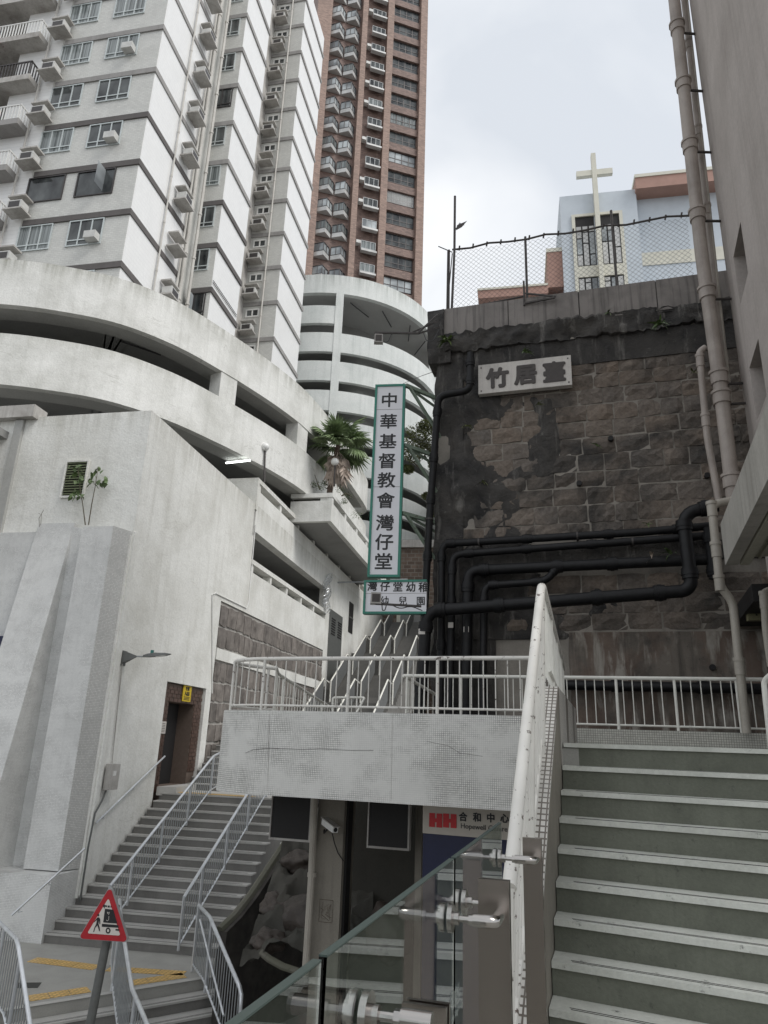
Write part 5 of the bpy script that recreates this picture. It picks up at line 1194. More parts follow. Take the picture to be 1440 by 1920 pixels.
# navy board with centre sign
HF = Fr(*atY(793,1515,10.3)[:2], 112)
hs0, hz1 = HF.px(793,1515); hs1 = HF.px(990,1530)[0]; hz0 = HF.px(793,1562)[1]
q = MB(); q.box(HF, hs0, hs1+1.2, -0.12, -0.02, -4.6, hz0); nb = emit(q, 'navy_board', m_navy); tagit(nb, 'navy blue hoarding below the red logo sign under the footbridge', 'hoarding')
hh = thing('shopping_centre_sign', 'cream sign with red logo and Chinese and English lettering under the footbridge', 'sign', HF.P((hs0+hs1)/2,0,hz0))
q = MB(); q.box(HF, hs0, hs1+1.2, -0.08, 0.0, hz0, -0.68); emit(q, 'board', m_hhwhite, hh)
def hlogo(px0, px1, py0, py1):
    s0, za_ = HF.px(px0, py1); s1, _ = HF.px(px1, py1); zb_ = HF.px(px0, py0)[1]; w = s1-s0; h = zb_-za_; q = MB()
    q.box(HF, s0, s0+w*0.44, 0, 0.01, za_, zb_); q.box(HF, s0+w*0.57, s1, 0, 0.01, za_, zb_); q.box(HF, s0+w*.44, s0+w*.57, 0, 0.01, za_+h*.36, za_+h*.64); emit(q, 'logo', m_hhred, hh)
hlogo(805, 829, 1524, 1550); hlogo(831, 856, 1525, 1551)
for i, chh in enumerate('合和中心'):
    s_, z_ = HF.px(868+26*i, 1534+1.1*i, 0.01); text(chh, 'character', m_black, 0.115, HF.P(s_, 0.006, z_+0.018), HF.d, hh, 0.004, 0.003)
s_, z_ = HF.px(907, 1553, 0.01); text('Hopewell Centre', 'lettering', m_black, 0.088, HF.P(s_, 0.006, z_), HF.d, hh, 0.0, 0.003)
# back wall, slope, boulders
q = MB(); q.box(UF, UF.px(655,1600,-1.5)[0], 6, -2.2, -1.5, -4.6, -0.2); structure(q, 'underpass_wall', m_slope)
q = MB(); q.box(UF, UF.px(778,1600,-.5)[0], UF.px(790,1600,-.5)[0], -0.7, -0.5, -4.6, -0.7); o_ = emit(q, 'brown_pillar', m_col); tagit(o_, 'narrow brown pillar left of the navy hoarding', 'column')
def blob(P, sx, sy, sz, seed, mat, name, label, cat='rock', amp=0.25):
    bm = bmesh.new(); bmesh.ops.create_icosphere(bm, subdivisions=4, radius=1.0)
    for v in bm.verts:
        d = 1 + noise.fractal(v.co*1.3+Vector((seed,seed,0)), 1.0, 2.1, 5)*amp; v.co = Vector((v.co.x*sx*d, v.co.y*sy*d, v.co.z*sz*d))
    me = bpy.data.meshes.new(name); bm.to_mesh(me); bm.free(); me.materials.append(mat); me.polygons.foreach_set('use_smooth', [True]*len(me.polygons))
    o = bpy.data.objects.new(name, me); tagit(o, label, cat); return link(o, None, P)
blob(atY(580,1722,12.6), 0.42, 0.4, 0.36, 3, m_rock, 'boulder', 'smooth reddish boulder set in the slope left of the downpipe')
blob(atY(728,1750,11.4), 0.32, 0.3, 0.36, 5, m_rock, 'boulder', 'rounded reddish boulder seen behind the glass balustrade')
for i, (x, y, D, a, lb) in enumerate(((520,1700,12.9,.22,'dark boulder low on the slope beside the mossy kerb'),(560,1620,13.6,.26,'dark boulder high on the slope under the left black panel'),(505,1765,12.2,.2,'small dark rock above the pipe at the foot of the slope'))):
    blob(atY(x,y,D), a*1.2, a, a*.8, 20+i, m_rock, 'boulder', lb, amp=0.4)
# slope between the stairs and the column (a rough concrete apron)
def sheet(corners, nu, nv, amp, seed, mat, name, thick=0.3):
    a, b, c, d = [Vector(p) for p in corners]; m = MB(); vs = []
    for j in range(nv+1):
        for i in range(nu+1):
            u, v = i/nu, j/nv; p = (a*(1-u)+b*u)*(1-v) + (d*(1-u)+c*u)*v
            p.z += noise.fractal(p*1.5+Vector((seed,0,0)), 1.0, 2.1, 5)*amp; vs.append(tuple(p))
    W_ = nu+1; fs = [(j*W_+i, j*W_+i+1, (j+1)*W_+i+1, (j+1)*W_+i) for j in range(nv) for i in range(nu)]; m.add(vs, fs, True)
    return structure(m, name, mat)
sheet([atY(450,1800,11.9), atY(700,1800,11.5), atY(700,1500,14.5), atY(560,1520,14.8)], 50, 50, 0.34, 3, m_slope, 'rocky_slope')
_gp = [atY(x,y,D) for x,y,D in ((625,1440,15.6),(602,1480,15.2),(560,1545,14.7),(515,1612,14.2),(470,1680,13.7),(440,1718,13.4),(412,1745,13.1))]
q = MB(); q.ribbon([p[:2] for p in _gp], -4.61, [p[2] for p in _gp], 0.15); structure(q, 'gully_wall', plain('near black gully wall', (0.045,0.04,0.035), .9, 0, .5, 4, .5))  # added dark plane; shade of the void put into its near-black colour
sheet([(-3.0,9.0,-4.55), (1.5,8.0,-4.55), (1.5,12.2,-4.38), (-2.4,12.7,-4.35)], 20, 20, 0.03, 8, m_street, 'concrete_apron')
t = MB(); t.tube([atY(x,y,D) for x,y,D in ((602,1480,15.2),(560,1545,14.7),(515,1612,14.2),(470,1680,13.7),(440,1718,13.4),(412,1745,13.1))], 0.075, 8); o_ = emit(t, 'mossy_kerb', m_moss); tagit(o_, 'mossy speckled kerb following the right edge of the left stairs', 'kerb')
t = MB(); t.tube([atY(x,y,D) for x,y,D in ((490,1786,11.9),(505,1798,11.8),(530,1812,11.7),(560,1822,11.6))], 0.05, 8); o_ = emit(t, 'ground_pipe', m_moss); tagit(o_, 'dirty pipe lying across the foot of the rocky slope', 'pipe')
gr = thing('drain_grating', 'steel bar grating between the right stair railing and the slope', 'grating', atZ(455,1810,-4.3))
for i in range(10):
    y = 1784+i*5.5; q = MB(); q.bar(atZ(446-i*0.4,y,-4.3), atZ(478-i*2.2,y+1,-4.3), 0.03, 0.03); emit(q, 'bar', m_galv, gr)
q = MB(); q.bx(-3.2,-1.9,11.6,13.8,-4.6,-4.45); o_ = emit(q, 'drain_pit', m_dark); tagit(o_, 'dark drain pit under the grating', 'drain')
# ------------------------------------------------------------------ left staircase
ls = thing('left_staircase', 'long double flight of grey concrete stairs climbing beside the white podium', 'staircase', (-4.2,16,-3.8))
SE2 = A(106)
m_lt = m_ltread
def LL(k): return (-5.33-0.055*k, 19.03-0.247*k)       # left ends
def LR(k): return (-2.08-0.05*k, 18.32-0.243*k)        # right, free ends
def lstep(k, z, a, b, c, d, gr_=True):
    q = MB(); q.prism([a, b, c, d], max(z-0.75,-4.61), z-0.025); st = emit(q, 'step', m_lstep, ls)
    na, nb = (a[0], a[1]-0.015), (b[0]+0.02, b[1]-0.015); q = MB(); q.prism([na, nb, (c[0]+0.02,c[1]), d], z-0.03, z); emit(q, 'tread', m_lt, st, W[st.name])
    if gr_:
        q = MB(); v = Vector((b[0]-a[0], b[1]-a[1])).normalized(); up = Vector((-v.y, v.x)); L_ = (Vector(b)-Vector(a)).length
        for dd in (0.035, 0.07):
            p = Vector(a)+up*dd+v*0.1; e_ = p+v*(L_-0.2); q.prism([tuple(p), tuple(e_), tuple(e_+up*0.012), tuple(p+up*0.012)], z-0.001, z+0.0015)
        emit(q, 'anti_slip_groove', m_groove, st, W[st.name])
for k in range(0, 15):
    z = -1.338-0.165*k; a, b = LL(k), LR(k); c, d = LR(k-1), LL(k-1)
    if k >= 11: a = (a[0]-0.25*(k-10.5), a[1]); d = (d[0]-0.25*(k-11.0 if k > 11 else 0), d[1])
    if k == 0: c, d = LR(-6), LL(-6)
    lstep(k, z, a, b, c, d)
# upper flight past the doorway
for k in range(1, 12):
    z = -1.338+0.165*k; a0 = LL(-4.6-k*1.05); b0 = LR(-4.6-k*1.05); a1 = LL(-4.6-(k+1)*1.05); b1 = LR(-4.6-(k+1)*1.05)
    lstep(-k, z, a0, b0, b1, a1, False)
# door threshold
q = MB(); q.prism([LB.P(2.75,0.0,0)[:2], LB.P(2.9,0.45,0)[:2], LB.P(4.5,0.35,0)[:2], LB.P(4.5,0.0,0)[:2]], -1.4, -1.2); emit(q, 'door_step', m_ltread, ls)
# lower landing and the steps down to the street
lz = -3.818
q = MB(); q.prism([(-8.5,11.2), (-4.98,12.1), (-2.62,13.78), LR(14.1), LL(14.1), (-7.6,15.6), (-8.6,15.6)], -4.61, lz); emit(q, 'landing', m_terr, ls)
ev = Vector((2.36,1.68)).normalized(); en = Vector((ev.y,-ev.x)); E0, E1 = Vector((-5.9,11.44)), Vector((-2.55,13.83))
for k in range(1, 5):
    z = lz-0.165*k; a = E0+en*0.30*k; b = E1+en*0.30*k; d = E0+en*0.30*(k-1); c = E1+en*0.30*(k-1)
    lstep(20+k, z, tuple(a), tuple(b), tuple(c), tuple(d))
q = MB(); a = E0+en*0.015; b = E1+en*0.015; q.prism([tuple(E0-en*0.1), tuple(a), tuple(b), tuple(E1-en*0.1)], lz-0.001, lz+0.003); emit(q, 'landing_edge', m_ltread, ls)
# tactile paving: each plate a piece
def tact(P0, P1, wdt, n):
    P0, P1 = Vector(P0), Vector(P1); v = (P1-P0).normalized(); up = Vector((-v.y, v.x)); L_ = (P1-P0).length
    for i in range(n):
        a = P0+v*L_*i/n+v*0.006; b = P0+v*L_*(i+1)/n-v*0.006; q = MB(); q.prism([tuple(a), tuple(b), tuple(b+up*wdt), tuple(a+up*wdt)], lz+0.002, lz+0.008); emit(q, 'tactile_plate', m_tact, ls)
tact((-5.93,14.25), (-4.66,13.93), 0.28, 3); tact((-4.45,13.9), (-3.1,13.80), 0.25, 3); tact((-5.0,12.35), (-4.27,12.85), 0.27, 3); tact((-3.78,13.2), (-3.0,13.72), 0.27, 3)
q = MB(); q.prism([LL(-1.0), (LL(-1.0)[0]+2.3, LL(-1.0)[1]-0.66), (LL(-2.2)[0]+2.3, LL(-2.2)[1]-0.66), LL(-2.2)], -1.336, -1.33); emit(q, 'tactile_plate', m_tact, ls)
q = MB(); q.prism([(-5.5,12.9),(-5.15,12.95),(-5.2,13.2),(-5.55,13.15)], lz+0.002, lz+0.006); emit(q, 'drain_cover', m_groove, ls)

def stair_rail(name, label, pts_top, h, posts, gap=0.11, lower=None):
    top = poly(pts_top); foot = poly([(x,y,z-h) for x,y,z in pts_top])
    return railing(name, label, m_galv, top, foot, posts, r_top=0.03, r_bar=0.0095, gap=gap, bot=0.10, r_post=0.026, barmat=m_galvd)
def on_stairs(fx, k, dz=0.0): # a point above the stairs at fraction fx of the width
    a, b = LL(k), LR(k); return (a[0]+(b[0]-a[0])*fx, a[1]+(b[1]-a[1])*fx, -1.338-0.165*k+dz)
stair_rail('middle_stair_railing', 'galvanised railing down the middle of the left staircase', [on_stairs(0.40,-2.5,0.62), on_stairs(0.40,0,0.9), on_stairs(0.33,14.2,0.9)], 0.88, (0.12,0.36,0.60,0.84,1.0))
stair_rail('outer_stair_railing', 'galvanised railing along the right side of the left staircase', [on_stairs(0.84,-2.5,0.62), on_stairs(0.84,0,0.9), on_stairs(0.80,14.6,0.9)], 0.88, (0.12,0.36,0.60,0.84,1.0))
stair_rail('lower_middle_railing', 'galvanised railing below the landing running behind the warning sign', [(-4.45,14.2,lz+1.02), (-4.0,12.95,lz+1.02), (-3.28,11.55,lz+0.45), (-2.75,10.7,lz+.25)], 1.0, (0.0,0.34,0.8))
stair_rail('lower_right_railing', 'galvanised railing kinked down to the street right of the left staircase', [(-2.99,14.0,lz+1.02), (-2.62,13.2,lz+1.02), (-1.80,11.9,lz+0.36), (-1.78,11.86,lz-0.2)], 1.0, (0.0,0.32,0.93))
t = MB(); t.tube([(-2.83,13.45,lz+0.92),(-2.0,11.75,lz+0.1)], 0.017, 8); wl_ = emit(t, 'handrail_tube', m_galv); tagit(wl_, 'slim extra handrail fixed inside the kinked lower railing', 'handrail')
stair_rail('lower_left_railing', 'galvanised railing kinked down at the bottom left corner', [(-6.6,13.5,lz+1.05), (-5.62,12.25,lz+1.05), (-4.93,11.42,lz+1.02), (-4.28,10.75,lz+0.2)], 1.0, (0.15,0.5,0.75))
for pts, lb in (([(0,1.72),(180,1543),(309,1418)], 'upper wall handrail rising to the brown doorway'),):
    a = LB.Q(180,1543,0.09); b = LB.Q(309,1418,0.09); h_ = thing('wall_handrail', 'thin steel handrail on the white wall rising to the tiled doorway', 'handrail', a)
    t = MB(); t.tube([a,b], 0.022, 8); emit(t, 'rail', m_galv, h_)
    for k in (0.1,0.5,0.82): p = Vector(a).lerp(Vector(b),k); t = MB(); t.tube([p, p-Vector((0,0,.07)), p-Vector((0,0,.08))-Vector((*LB.n,0))*0.09], 0.01, 5); emit(t, 'bracket', m_galv, h_)
HF2 = Fr(*LF.P(-0.05,0.95,0)[:2], 11.5)
a = atY(22,1716,15.0); b = atY(160,1590,15.35); h_ = thing('wall_handrail', 'thin steel handrail on the mosaic plinth at the foot of the stairs', 'handrail', a)
t = MB(); t.tube([a,b], 0.022, 8); emit(t, 'rail', m_galv, h_)
for k in (0.1,0.5,0.9): p = Vector(a).lerp(Vector(b),k); t = MB(); t.tube([p, p-Vector((0,0,.07)), p-Vector((0,0,.08))+Vector((0,0.15,0))], 0.01, 5); emit(t, 'bracket', m_galv, h_)

# ------------------------------------------------------------------ wall lamp, boxes, notices
wlp = thing('wall_street_lamp', 'grey LED street lamp on a bracket arm on the white podium corner', 'street lamp', LB.Q(236,1232,0.0))
pA = Vector(LB.Q(232,1232,0.0))
q = MB(); q.box(LB, 0.28, 0.44, 0.0, 0.03, pA.z-0.2, pA.z+0.14); 
c0 = Vector(LB.P(0.36,0.03,pA.z)); tip = c0+Vector((0.33,-0.05,0.02))
q.add([LB.P(0.28,0.03,pA.z-0.13), LB.P(0.44,0.03,pA.z-0.13), LB.P(0.44,0.03,pA.z+0.13), LB.P(0.28,0.03,pA.z+0.13), tuple(tip)], [(0,1,4),(1,2,4),(2,3,4),(3,0,4)]); emit(q, 'bracket', m_gdoor, wlp)
q = MB(); q.tube([tip-Vector((.03,0,0)), tip+Vector((0.16,-.02,0.0))], 0.018, 8); emit(q, 'arm', m_galvd, wlp)
h0 = tip+Vector((0.12,-.02,0.0)); q = MB()
sec = [(0,0.045,0.03),(0.1,0.09,0.05),(0.28,0.12,0.055),(0.5,0.10,0.035),(0.62,0.05,0.012)]
vs = []; 
for x, w_, h_2 in sec: z = x*0.12; vs += [h0+Vector((x,-w_,z-h_2*.4)), h0+Vector((x,w_,z-h_2*.4)), h0+Vector((x,w_*.7,z+h_2)), h0+Vector((x,-w_*.7,z+h_2))]
fs = [(0,1,2,3)] + [(4*i+j,4*i+(j+1)%4,4*i+4+(j+1)%4,4*i+4+j) for i in range(4) for j in range(4)] + [(16,19,18,17)]
q.add(vs, fs, True); emit(q, 'lamp_head', m_gdoor, wlp)
q = MB(); q.hexa([h0+Vector(v) for v in ((.3,-.09,0.005),(.52,-.08,0.035),(.52,.08,0.035),(.3,.09,0.005),(.3,-.09,0.012),(.52,-.08,0.045),(.52,.08,0.045),(.3,.09,0.012))]); emit(q, 'diffuser', m_globe, wlp)
q = MB(); q.bx(h0.x+.16,h0.x+.22,h0.y-.03,h0.y+.03,h0.z+.06,h0.z+.15); emit(q, 'sensor', plain('teal sensor', (0.02,0.15,0.13), .5), wlp)
jb = thing('junction_box', 'grey metal switch box on the white wall at the foot of the corner pilaster', 'junction box', LB.Q(200,1456,0))
q = MB(); q.box(LB, 0.22, 0.56, 0.05, 0.2, -1.15, -0.62); emit(q, 'casing', m_ledge, jb); q = MB(); q.box(LB, 0.3, 0.42, 0.2, 0.205, -0.86, -0.76); emit(q, 'label_plate', m_white, jb)
t = MB(); t.tube([LB.Q(200,1478,.1), LB.Q(192,1500,.1), LB.Q(178,1525,.08), LB.Q(165,1590,.08), LB.Q(150,1690,.08)], 0.02, 6); emit(t, 'cable', m_gdoor, jb)
yn = thing('yellow_notice', 'yellow notice with black print above the tiled doorway', 'notice', LB.Q(350,1300,0))
s0, z0 = LB.px(342,1312,-.05); s1, z1 = LB.px(358,1288,-.05); q = MB(); q.box(LB, s0, s0+0.5, -0.07, -0.055, 0.92, 1.34); emit(q, 'sheet', m_yel, yn)
text('收購', 'lettering', m_black, 0.11, LB.P(s0+.25,-0.053,1.26), LB.d, yn, 0.003, 0.002); text('A&B', 'lettering', m_black, 0.15, LB.P(s0+.25,-0.053,1.13), LB.d, yn, 0.006, 0.002)
q = MB()
for i in range(3): q.box(LB, s0+.08, s0+.42, -0.055, -0.052, 0.96+i*0.035, 0.97+i*0.035+.006)
emit(q, 'print_line', m_black, yn)
wn_ = thing('paper_notice', 'small white paper notice on the tiles left of the doorway', 'notice', LB.Q(309,1366,0))
q = MB(); q.box(LB, 2.70, 2.96, -0.075, -0.065, 0.06, 0.36); emit(q, 'sheet', m_signw, wn_)
q = MB()
for i in range(6): q.box(LB, 2.75, 2.91, -0.065, -0.063, 0.10+i*0.04, 0.112+i*0.04)
emit(q, 'print_line', m_charcoal, wn_)

# ------------------------------------------------------------------ road sign
rsn = thing('warning_road_sign', 'red bordered triangular sign with a pedestrian and a lorry on a grey pole', 'road sign', (-3.3,9.0,-4.6))
TD = 9.0
A_ = Vector(atY(206,1668,TD)); B_ = Vector(atY(152,1757,TD)); C_ = Vector(atY(236,1763,TD))
mid_ = (A_+B_+C_)/3; xa = (C_-B_).normalized(); nn = xa.cross((A_-B_)).normalized()
if nn.y > 0: nn = -nn
def tri(scale, r, off, th, mat, name):
    pts = []
    for P in (A_,B_,C_):
        c = mid_+(P-mid_)*scale; d = (c-mid_).normalized(); tng = nn.cross(d).normalized()
        for a in (-55,-25,0,25,55): pts.append(c-d*r + (d*math.cos(R_(a))+tng*math.sin(R_(a)))*r)
    q = MB(); n = len(pts); vs = [tuple(p+nn*off) for p in pts]+[tuple(p+nn*(off+th)) for p in pts]
    q.add(vs, [tuple(range(n)), tuple(range(n,2*n))[::-1]]+[(i,(i+1)%n,n+(i+1)%n,n+i) for i in range(n)]); return emit(q, name, mat, rsn)
tri(1.04, 0.03, -0.05, 0.05, m_galvd, 'backing'); tri(1.0, 0.03, 0.0, 0.008, m_red, 'border'); face = tri(0.70, 0.012, 0.008, 0.003, m_signw, 'face')
K = 1/900.0*0  
def SP(cx_, cy_):   # position on the sign from its close-up drawing (units of 1/9 photo pixel)
    px, py = 140+cx_/9.0, 1600+cy_/9.0; d = Vector(ray(px,py)); t = (mid_+nn*0.0115).dot(nn)/d.dot(nn); return d*t
def decal(poly_, name='pictogram'):
    q = MB(); vs = [tuple(SP(x,y)) for x,y in poly_]; n = len(vs); vs += [tuple(Vector(v)+nn*0.002) for v in vs]; q.add(vs, [tuple(range(n)), tuple(range(n,2*n))[::-1]]+[(i,(i+1)%n,n+(i+1)%n,n+i) for i in range(n)]); return emit(q, name, m_black, rsn)
decal([(512,935),(652,950),(720,1185),(482,1165)], 'lorry_body'); decal([(462,1188),(735,1210),(745,1255),(458,1238)], 'lorry_chassis')
decal([(565+42*math.cos(a*.5236), 1303+52*math.sin(a*.5236)) for a in range(12)], 'wheel'); w_ = MB()
q = MB(); vs = [tuple(SP(565+20*math.cos(a*.7854), 1303+26*math.sin(a*.7854))+nn*0.0025) for a in range(8)]; vs += [tuple(Vector(v)+nn*.001) for v in vs]; q.add(vs, [tuple(range(8)), tuple(range(8,16))[::-1]]+[(i,(i+1)%8,8+(i+1)%8,8+i) for i in range(8)]); emit(q, 'wheel_hub', m_signw, rsn)
decal([(690,1275),(752,1280),(756,1310),(688,1300)], 'bumper'); decal([(472,885),(505,850),(507,872),(548,880),(548,905),(507,902),(505,935)], 'arrow')
decal([(560,880),(592,882),(592,915),(560,913)], 'arrow_dash'); decal([(606,884),(620,885),(620,918),(606,916)], 'arrow_dash')
decal([(400+18*math.cos(a*.7854), 1042+22*math.sin(a*.7854)) for a in range(8)], 'pedestrian_head')
decal([(385,1080),(415,1080),(432,1115),(432,1195),(420,1195),(412,1130),(402,1190),(420,1240),(430,1320),(412,1305),(385,1215),(345,1260),(328,1328),(314,1325),(335,1250),(365,1190),(375,1125),(345,1150),(325,1168),(322,1160),(355,1120)], 'pedestrian')
for lab_, (ax, ay) in (('hook',(556,1095)),):
    q = MB(); q.tube([tuple(SP(x,y)+nn*.003) for x,y in ((580,1060),(575,1120),(555,1140),(538,1125))], 0.0025, 5); q.tube([tuple(SP(x,y)+nn*.003) for x,y in ((552,990),(560,1015),(575,1030),(585,1010),(590,990),(570,1000),(552,990))], 0.0025, 5); emit(q, 'load_mark', m_signw, rsn)
q = MB(); q.tube([tuple(Vector(atY(207,1700,TD))+Vector((0.03,.09,0))), tuple(Vector(atY(193,1775,TD))+Vector((0,.09,0))), tuple(atY(166,1935,TD+.1))], 0.048, 14); emit(q, 'pole', m_gdoor, rsn)

# ------------------------------------------------------------------ vertical church sign
VS = Fr(*atY(704,722,13.0)[:2], 97.5)
vsn = thing('vertical_church_sign', 'tall narrow white sign with green frame and nine brush written Chinese characters', 'sign', VS.P(0.3,0,3))
v0 = 0.0; v1 = VS.px(760,720)[0]; vz1_ = VS.px(730,721)[1]; vz0_ = VS.px(717,1082)[1]
q = MB(); q.box(VS, v0+.03, v1-.03, -0.12, 0.0, vz0_+.03, vz1_-.03); emit(q, 'board', m_sign, vsn)
q = MB(); q.box(VS, v0, v0+.045, -0.14, 0.02, vz0_, vz1_); q.box(VS, v1-.045, v1, -0.14, 0.02, vz0_, vz1_); q.box(VS, v0+.045, v1-.045, -0.14, 0.02, vz0_, vz0_+.045); q.box(VS, v0+.045, v1-.045, -0.14, 0.02, vz1_-.045, vz1_); emit(q, 'frame', m_green, vsn)
for i, (chh, y) in enumerate(zip('中華基督教會灣仔堂', (750,790,827,864,900,938,980,1016,1052))):
    s_, z_ = VS.px(730-(y-753)*0.05, y); text(chh, 'character', m_black, 0.335, VS.P((v0+v1)/2-0.01, 0.003, z_), VS.d, vsn, 0.006, 0.003, 1.08)
for y in (768, 913):
    z_ = VS.px(725,y)[1]; q = MB(); q.box(VS, v0+.045, v1-.045, 0, 0.002, z_, z_+0.006); emit(q, 'panel_seam', m_charcoal, vsn)
for y in (720, 832, 960):
    z_ = VS.px(758, y)[1]; q = MB(); e1 = Vector(SW.P(0.05,-.1,z_)); a = Vector(VS.P(v1,-.06,z_))
    q.bar(a, e1, 0.07); q.bar(a+Vector((.08,0,-.03)), Vector(SW.P(0.1,-.05,z_-0.95)), 0.05); q.bar(a+Vector((.1,0.1,-.02)), Vector(SW.P(0.1,-.4,z_-.2)), 0.04); emit(q, 'bracket', m_gbrack, vsn)
LS_ = Fr(*atY(683,1088,12.9)[:2], 102)
ksn = thing('kindergarten_sign', 'wide white sign with green frame hung below the tall church sign', 'sign', LS_.P(0.5,0,2.3))
k1 = LS_.px(800,1087)[0]; kz1 = LS_.px(683,1088)[1]; kz0 = LS_.px(681,1151)[1]
q = MB(); q.box(LS_, .02, k1, -0.1, 0.0, kz0+.02, kz1-.02); emit(q, 'board', m_sign, ksn)
q = MB(); q.box(LS_, 0, .04, -0.12, 0.02, kz0, kz1); q.box(LS_, .04, k1, -0.12, 0.02, kz0, kz0+.04); q.box(LS_, .04, k1, -0.12, 0.02, kz1-.04, kz1); emit(q, 'frame', m_green, ksn)
for i, chh in enumerate('灣仔堂幼稚'):
    s_, z_ = LS_.px(698+24*i, 1099+0.5*i); text(chh, 'character', m_black, 0.19, LS_.P(s_, 0.003, z_), LS_.d, ksn, 0.004, 0.003)
for i, chh in enumerate('幼兒園'):
    s_, z_ = LS_.px(721+34*i, 1126+0.5*i); text(chh, 'character', m_black, 0.17, LS_.P(s_, 0.003, z_), LS_.d, ksn, 0.002, 0.003)
z_ = LS_.px(740,1113)[1]; q = MB(); q.box(LS_, .04, k1, 0, 0.002, z_, z_+.005); emit(q, 'panel_seam', m_charcoal, ksn)
# floodlights
def flood(name, label, arm, head, wires, D=12.4, sz=0.085):
    t = thing(name, label, 'floodlight', atY(*head, D)); q = MB()
    for seg in arm: q.bar(atY(*seg[0], D), atY(*seg[1], D+0.5 if seg[1][0] > 810 else D), 0.035)
    emit(q, 'arm', m_fpost, t)
    c = Vector(atY(*head, D)); q = MB(); q.hexa([c+Vector(v) for v in ((-sz,-.05,-sz),(sz,-.05,-sz),(sz,.05,-sz*1.1),(-sz,.05,-sz*1.1),(-sz*.9,-.06,sz),(sz*.9,-.06,sz),(sz*.9,.05,sz),(-sz*.9,.05,sz))]); emit(q, 'housing', m_galvd if sz < .08 else m_ledge, t)
    q = MB(); q.hexa([c+Vector(v) for v in ((-sz*.7,-.065,-sz*.7),(sz*.7,-.065,-sz*.7),(sz*.7,-.05,-sz*.7),(-sz*.7,-.05,-sz*.7),(-sz*.7,-.068,sz*.7),(sz*.7,-.068,sz*.7),(sz*.7,-.05,sz*.7),(-sz*.7,-.05,sz*.7))]); emit(q, 'glass', m_charcoal, t)
    for w_ in wires: q = MB(); q.tube(corner_path([atY(x,y,D) for x,y in w_], 0.1), 0.009, 5); emit(q, 'cable', m_wire, t)
flood('upper_floodlight', 'square floodlight on a braced arm beside the top of the stone wall', [((702,624),(786,625)),((786,625),(822,614)),((784,624),(822,589)),((772,624),(822,602))], (710,636), [((719,641),(728,641),(734,626)),((794,625),(800,640),(812,640),(823,618))], 12.6, 0.09)
flood('lower_floodlight', 'white drum shaped floodlight in front of the lower church sign', [((704,1132),(790,1137))], (705,1122), [((716,1133),(717,1145),(722,1144),(726,1128)),((732,1133),(750,1142),(770,1136),(792,1145))], 12.0, 0.095)
t = MB(); t.tube([atY(706,740,30), atY(790,705,22), atY(850,684,14)], 0.01, 4); o_ = emit(t, 'overhead_cable', m_wire); tagit(o_, 'thin cable slung from the far drum to the top of the stone wall', 'cable')
# second slim lamp reaching from the podium wall
sl = thing('far_wall_lamp', 'small lamp on a curved arm from the far podium wall near the lower sign', 'street lamp', LB.Q(633,1088,0))
t = MB(); t.tube(corner_path([LB.Q(633,1092,0), LB.P(20.4,1.0,7.95), LB.P(20.9,2.4,8.1)], .4), 0.04, 6); emit(t, 'arm', m_galvd, sl); q = MB(); q.box(LB, 20.8, 21.2, 2.3, 3.2, 8.05, 8.2); emit(q, 'lamp_head', m_galvd, sl)
# globe lamps
for (px, py0, py1, D, lb) in ((497,905,838,24.6,'white globe lamp on a thin black post on the podium parapet'), (628,912,866,27.6,'white globe lamp half hidden by the palm trunk')):
    a = atY(px-1.5, py0, D); b = atY(px, py1+6, D); t_ = thing('globe_lamp', lb, 'lamp post', a); t = MB(); t.tube([a,b], 0.035, 7); emit(t, 'post', m_fpost, t_)
    bm = bmesh.new(); bmesh.ops.create_uvsphere(bm, u_segments=20, v_segments=12, radius=0.165); me = bpy.data.meshes.new('globe'); bm.to_mesh(me); bm.free(); me.materials.append(m_globe); me.polygons.foreach_set('use_smooth', [True]*len(me.polygons)); put(me, 'globe', t_, atY(px, py1, D))

# ------------------------------------------------------------------ palm tree
pb = Vector(atY(616,918,28.0)); pc = Vector(atY(634,836,28.0))
palm = thing('fan_palm', 'fan palm with green crown and dead drooping fronds on the planter deck', 'palm tree', pb)
t = MB(); t.tube([pb-Vector((0,0,.6)), pb.lerp(pc,.4)+Vector((.03,0,0)), pc], 0.13, 10, r1=0.10)
rg = random.Random(2)
for i in range(70):
    k = rg.random(); a = rg.uniform(0,6.28); p = pb.lerp(pc,k); d = Vector((math.cos(a),math.sin(a),0)); t.add([p+d*.1+Vector((0,0,-.04)), p+d*.1+d.cross(Vector((0,0,1)))*.05, p+d*.2+Vector((0,0,.07)), p+d*.1-d.cross(Vector((0,0,1)))*.05], [(0,1,2),(0,2,3)])
emit(t, 'trunk', m_bark, palm)
def fan(name, mat, pet, rad, n, droop, spread=150, seed=0):
    r = random.Random(seed); m = MB(); m.tube([(0,0,0),(pet*.5,0,.03),(pet,0,0)], 0.012, 4); c = Vector((pet,0,0))
    for i in range(n):
        a = R_(-spread+2*spread*i/(n-1)); L_ = rad*(0.72+0.28*math.cos(a))*r.uniform(.9,1.05); d = Vector((math.cos(a),math.sin(a),0)); w = 0.045; tn = Vector((-d.y,d.x,0))
        f = 0.10*((i % 2)*2-1)*0.3; z1 = -droop*L_*0.25; z2 = -droop*L_
        m.add([c, c+d*L_*.5+tn*w+Vector((0,0,z1+f)), c+d*L_*.5-tn*w+Vector((0,0,z1-f)), c+d*L_+Vector((0,0,z2))], [(0,1,2),(1,3,2)])
    return m.mesh(name, mat)
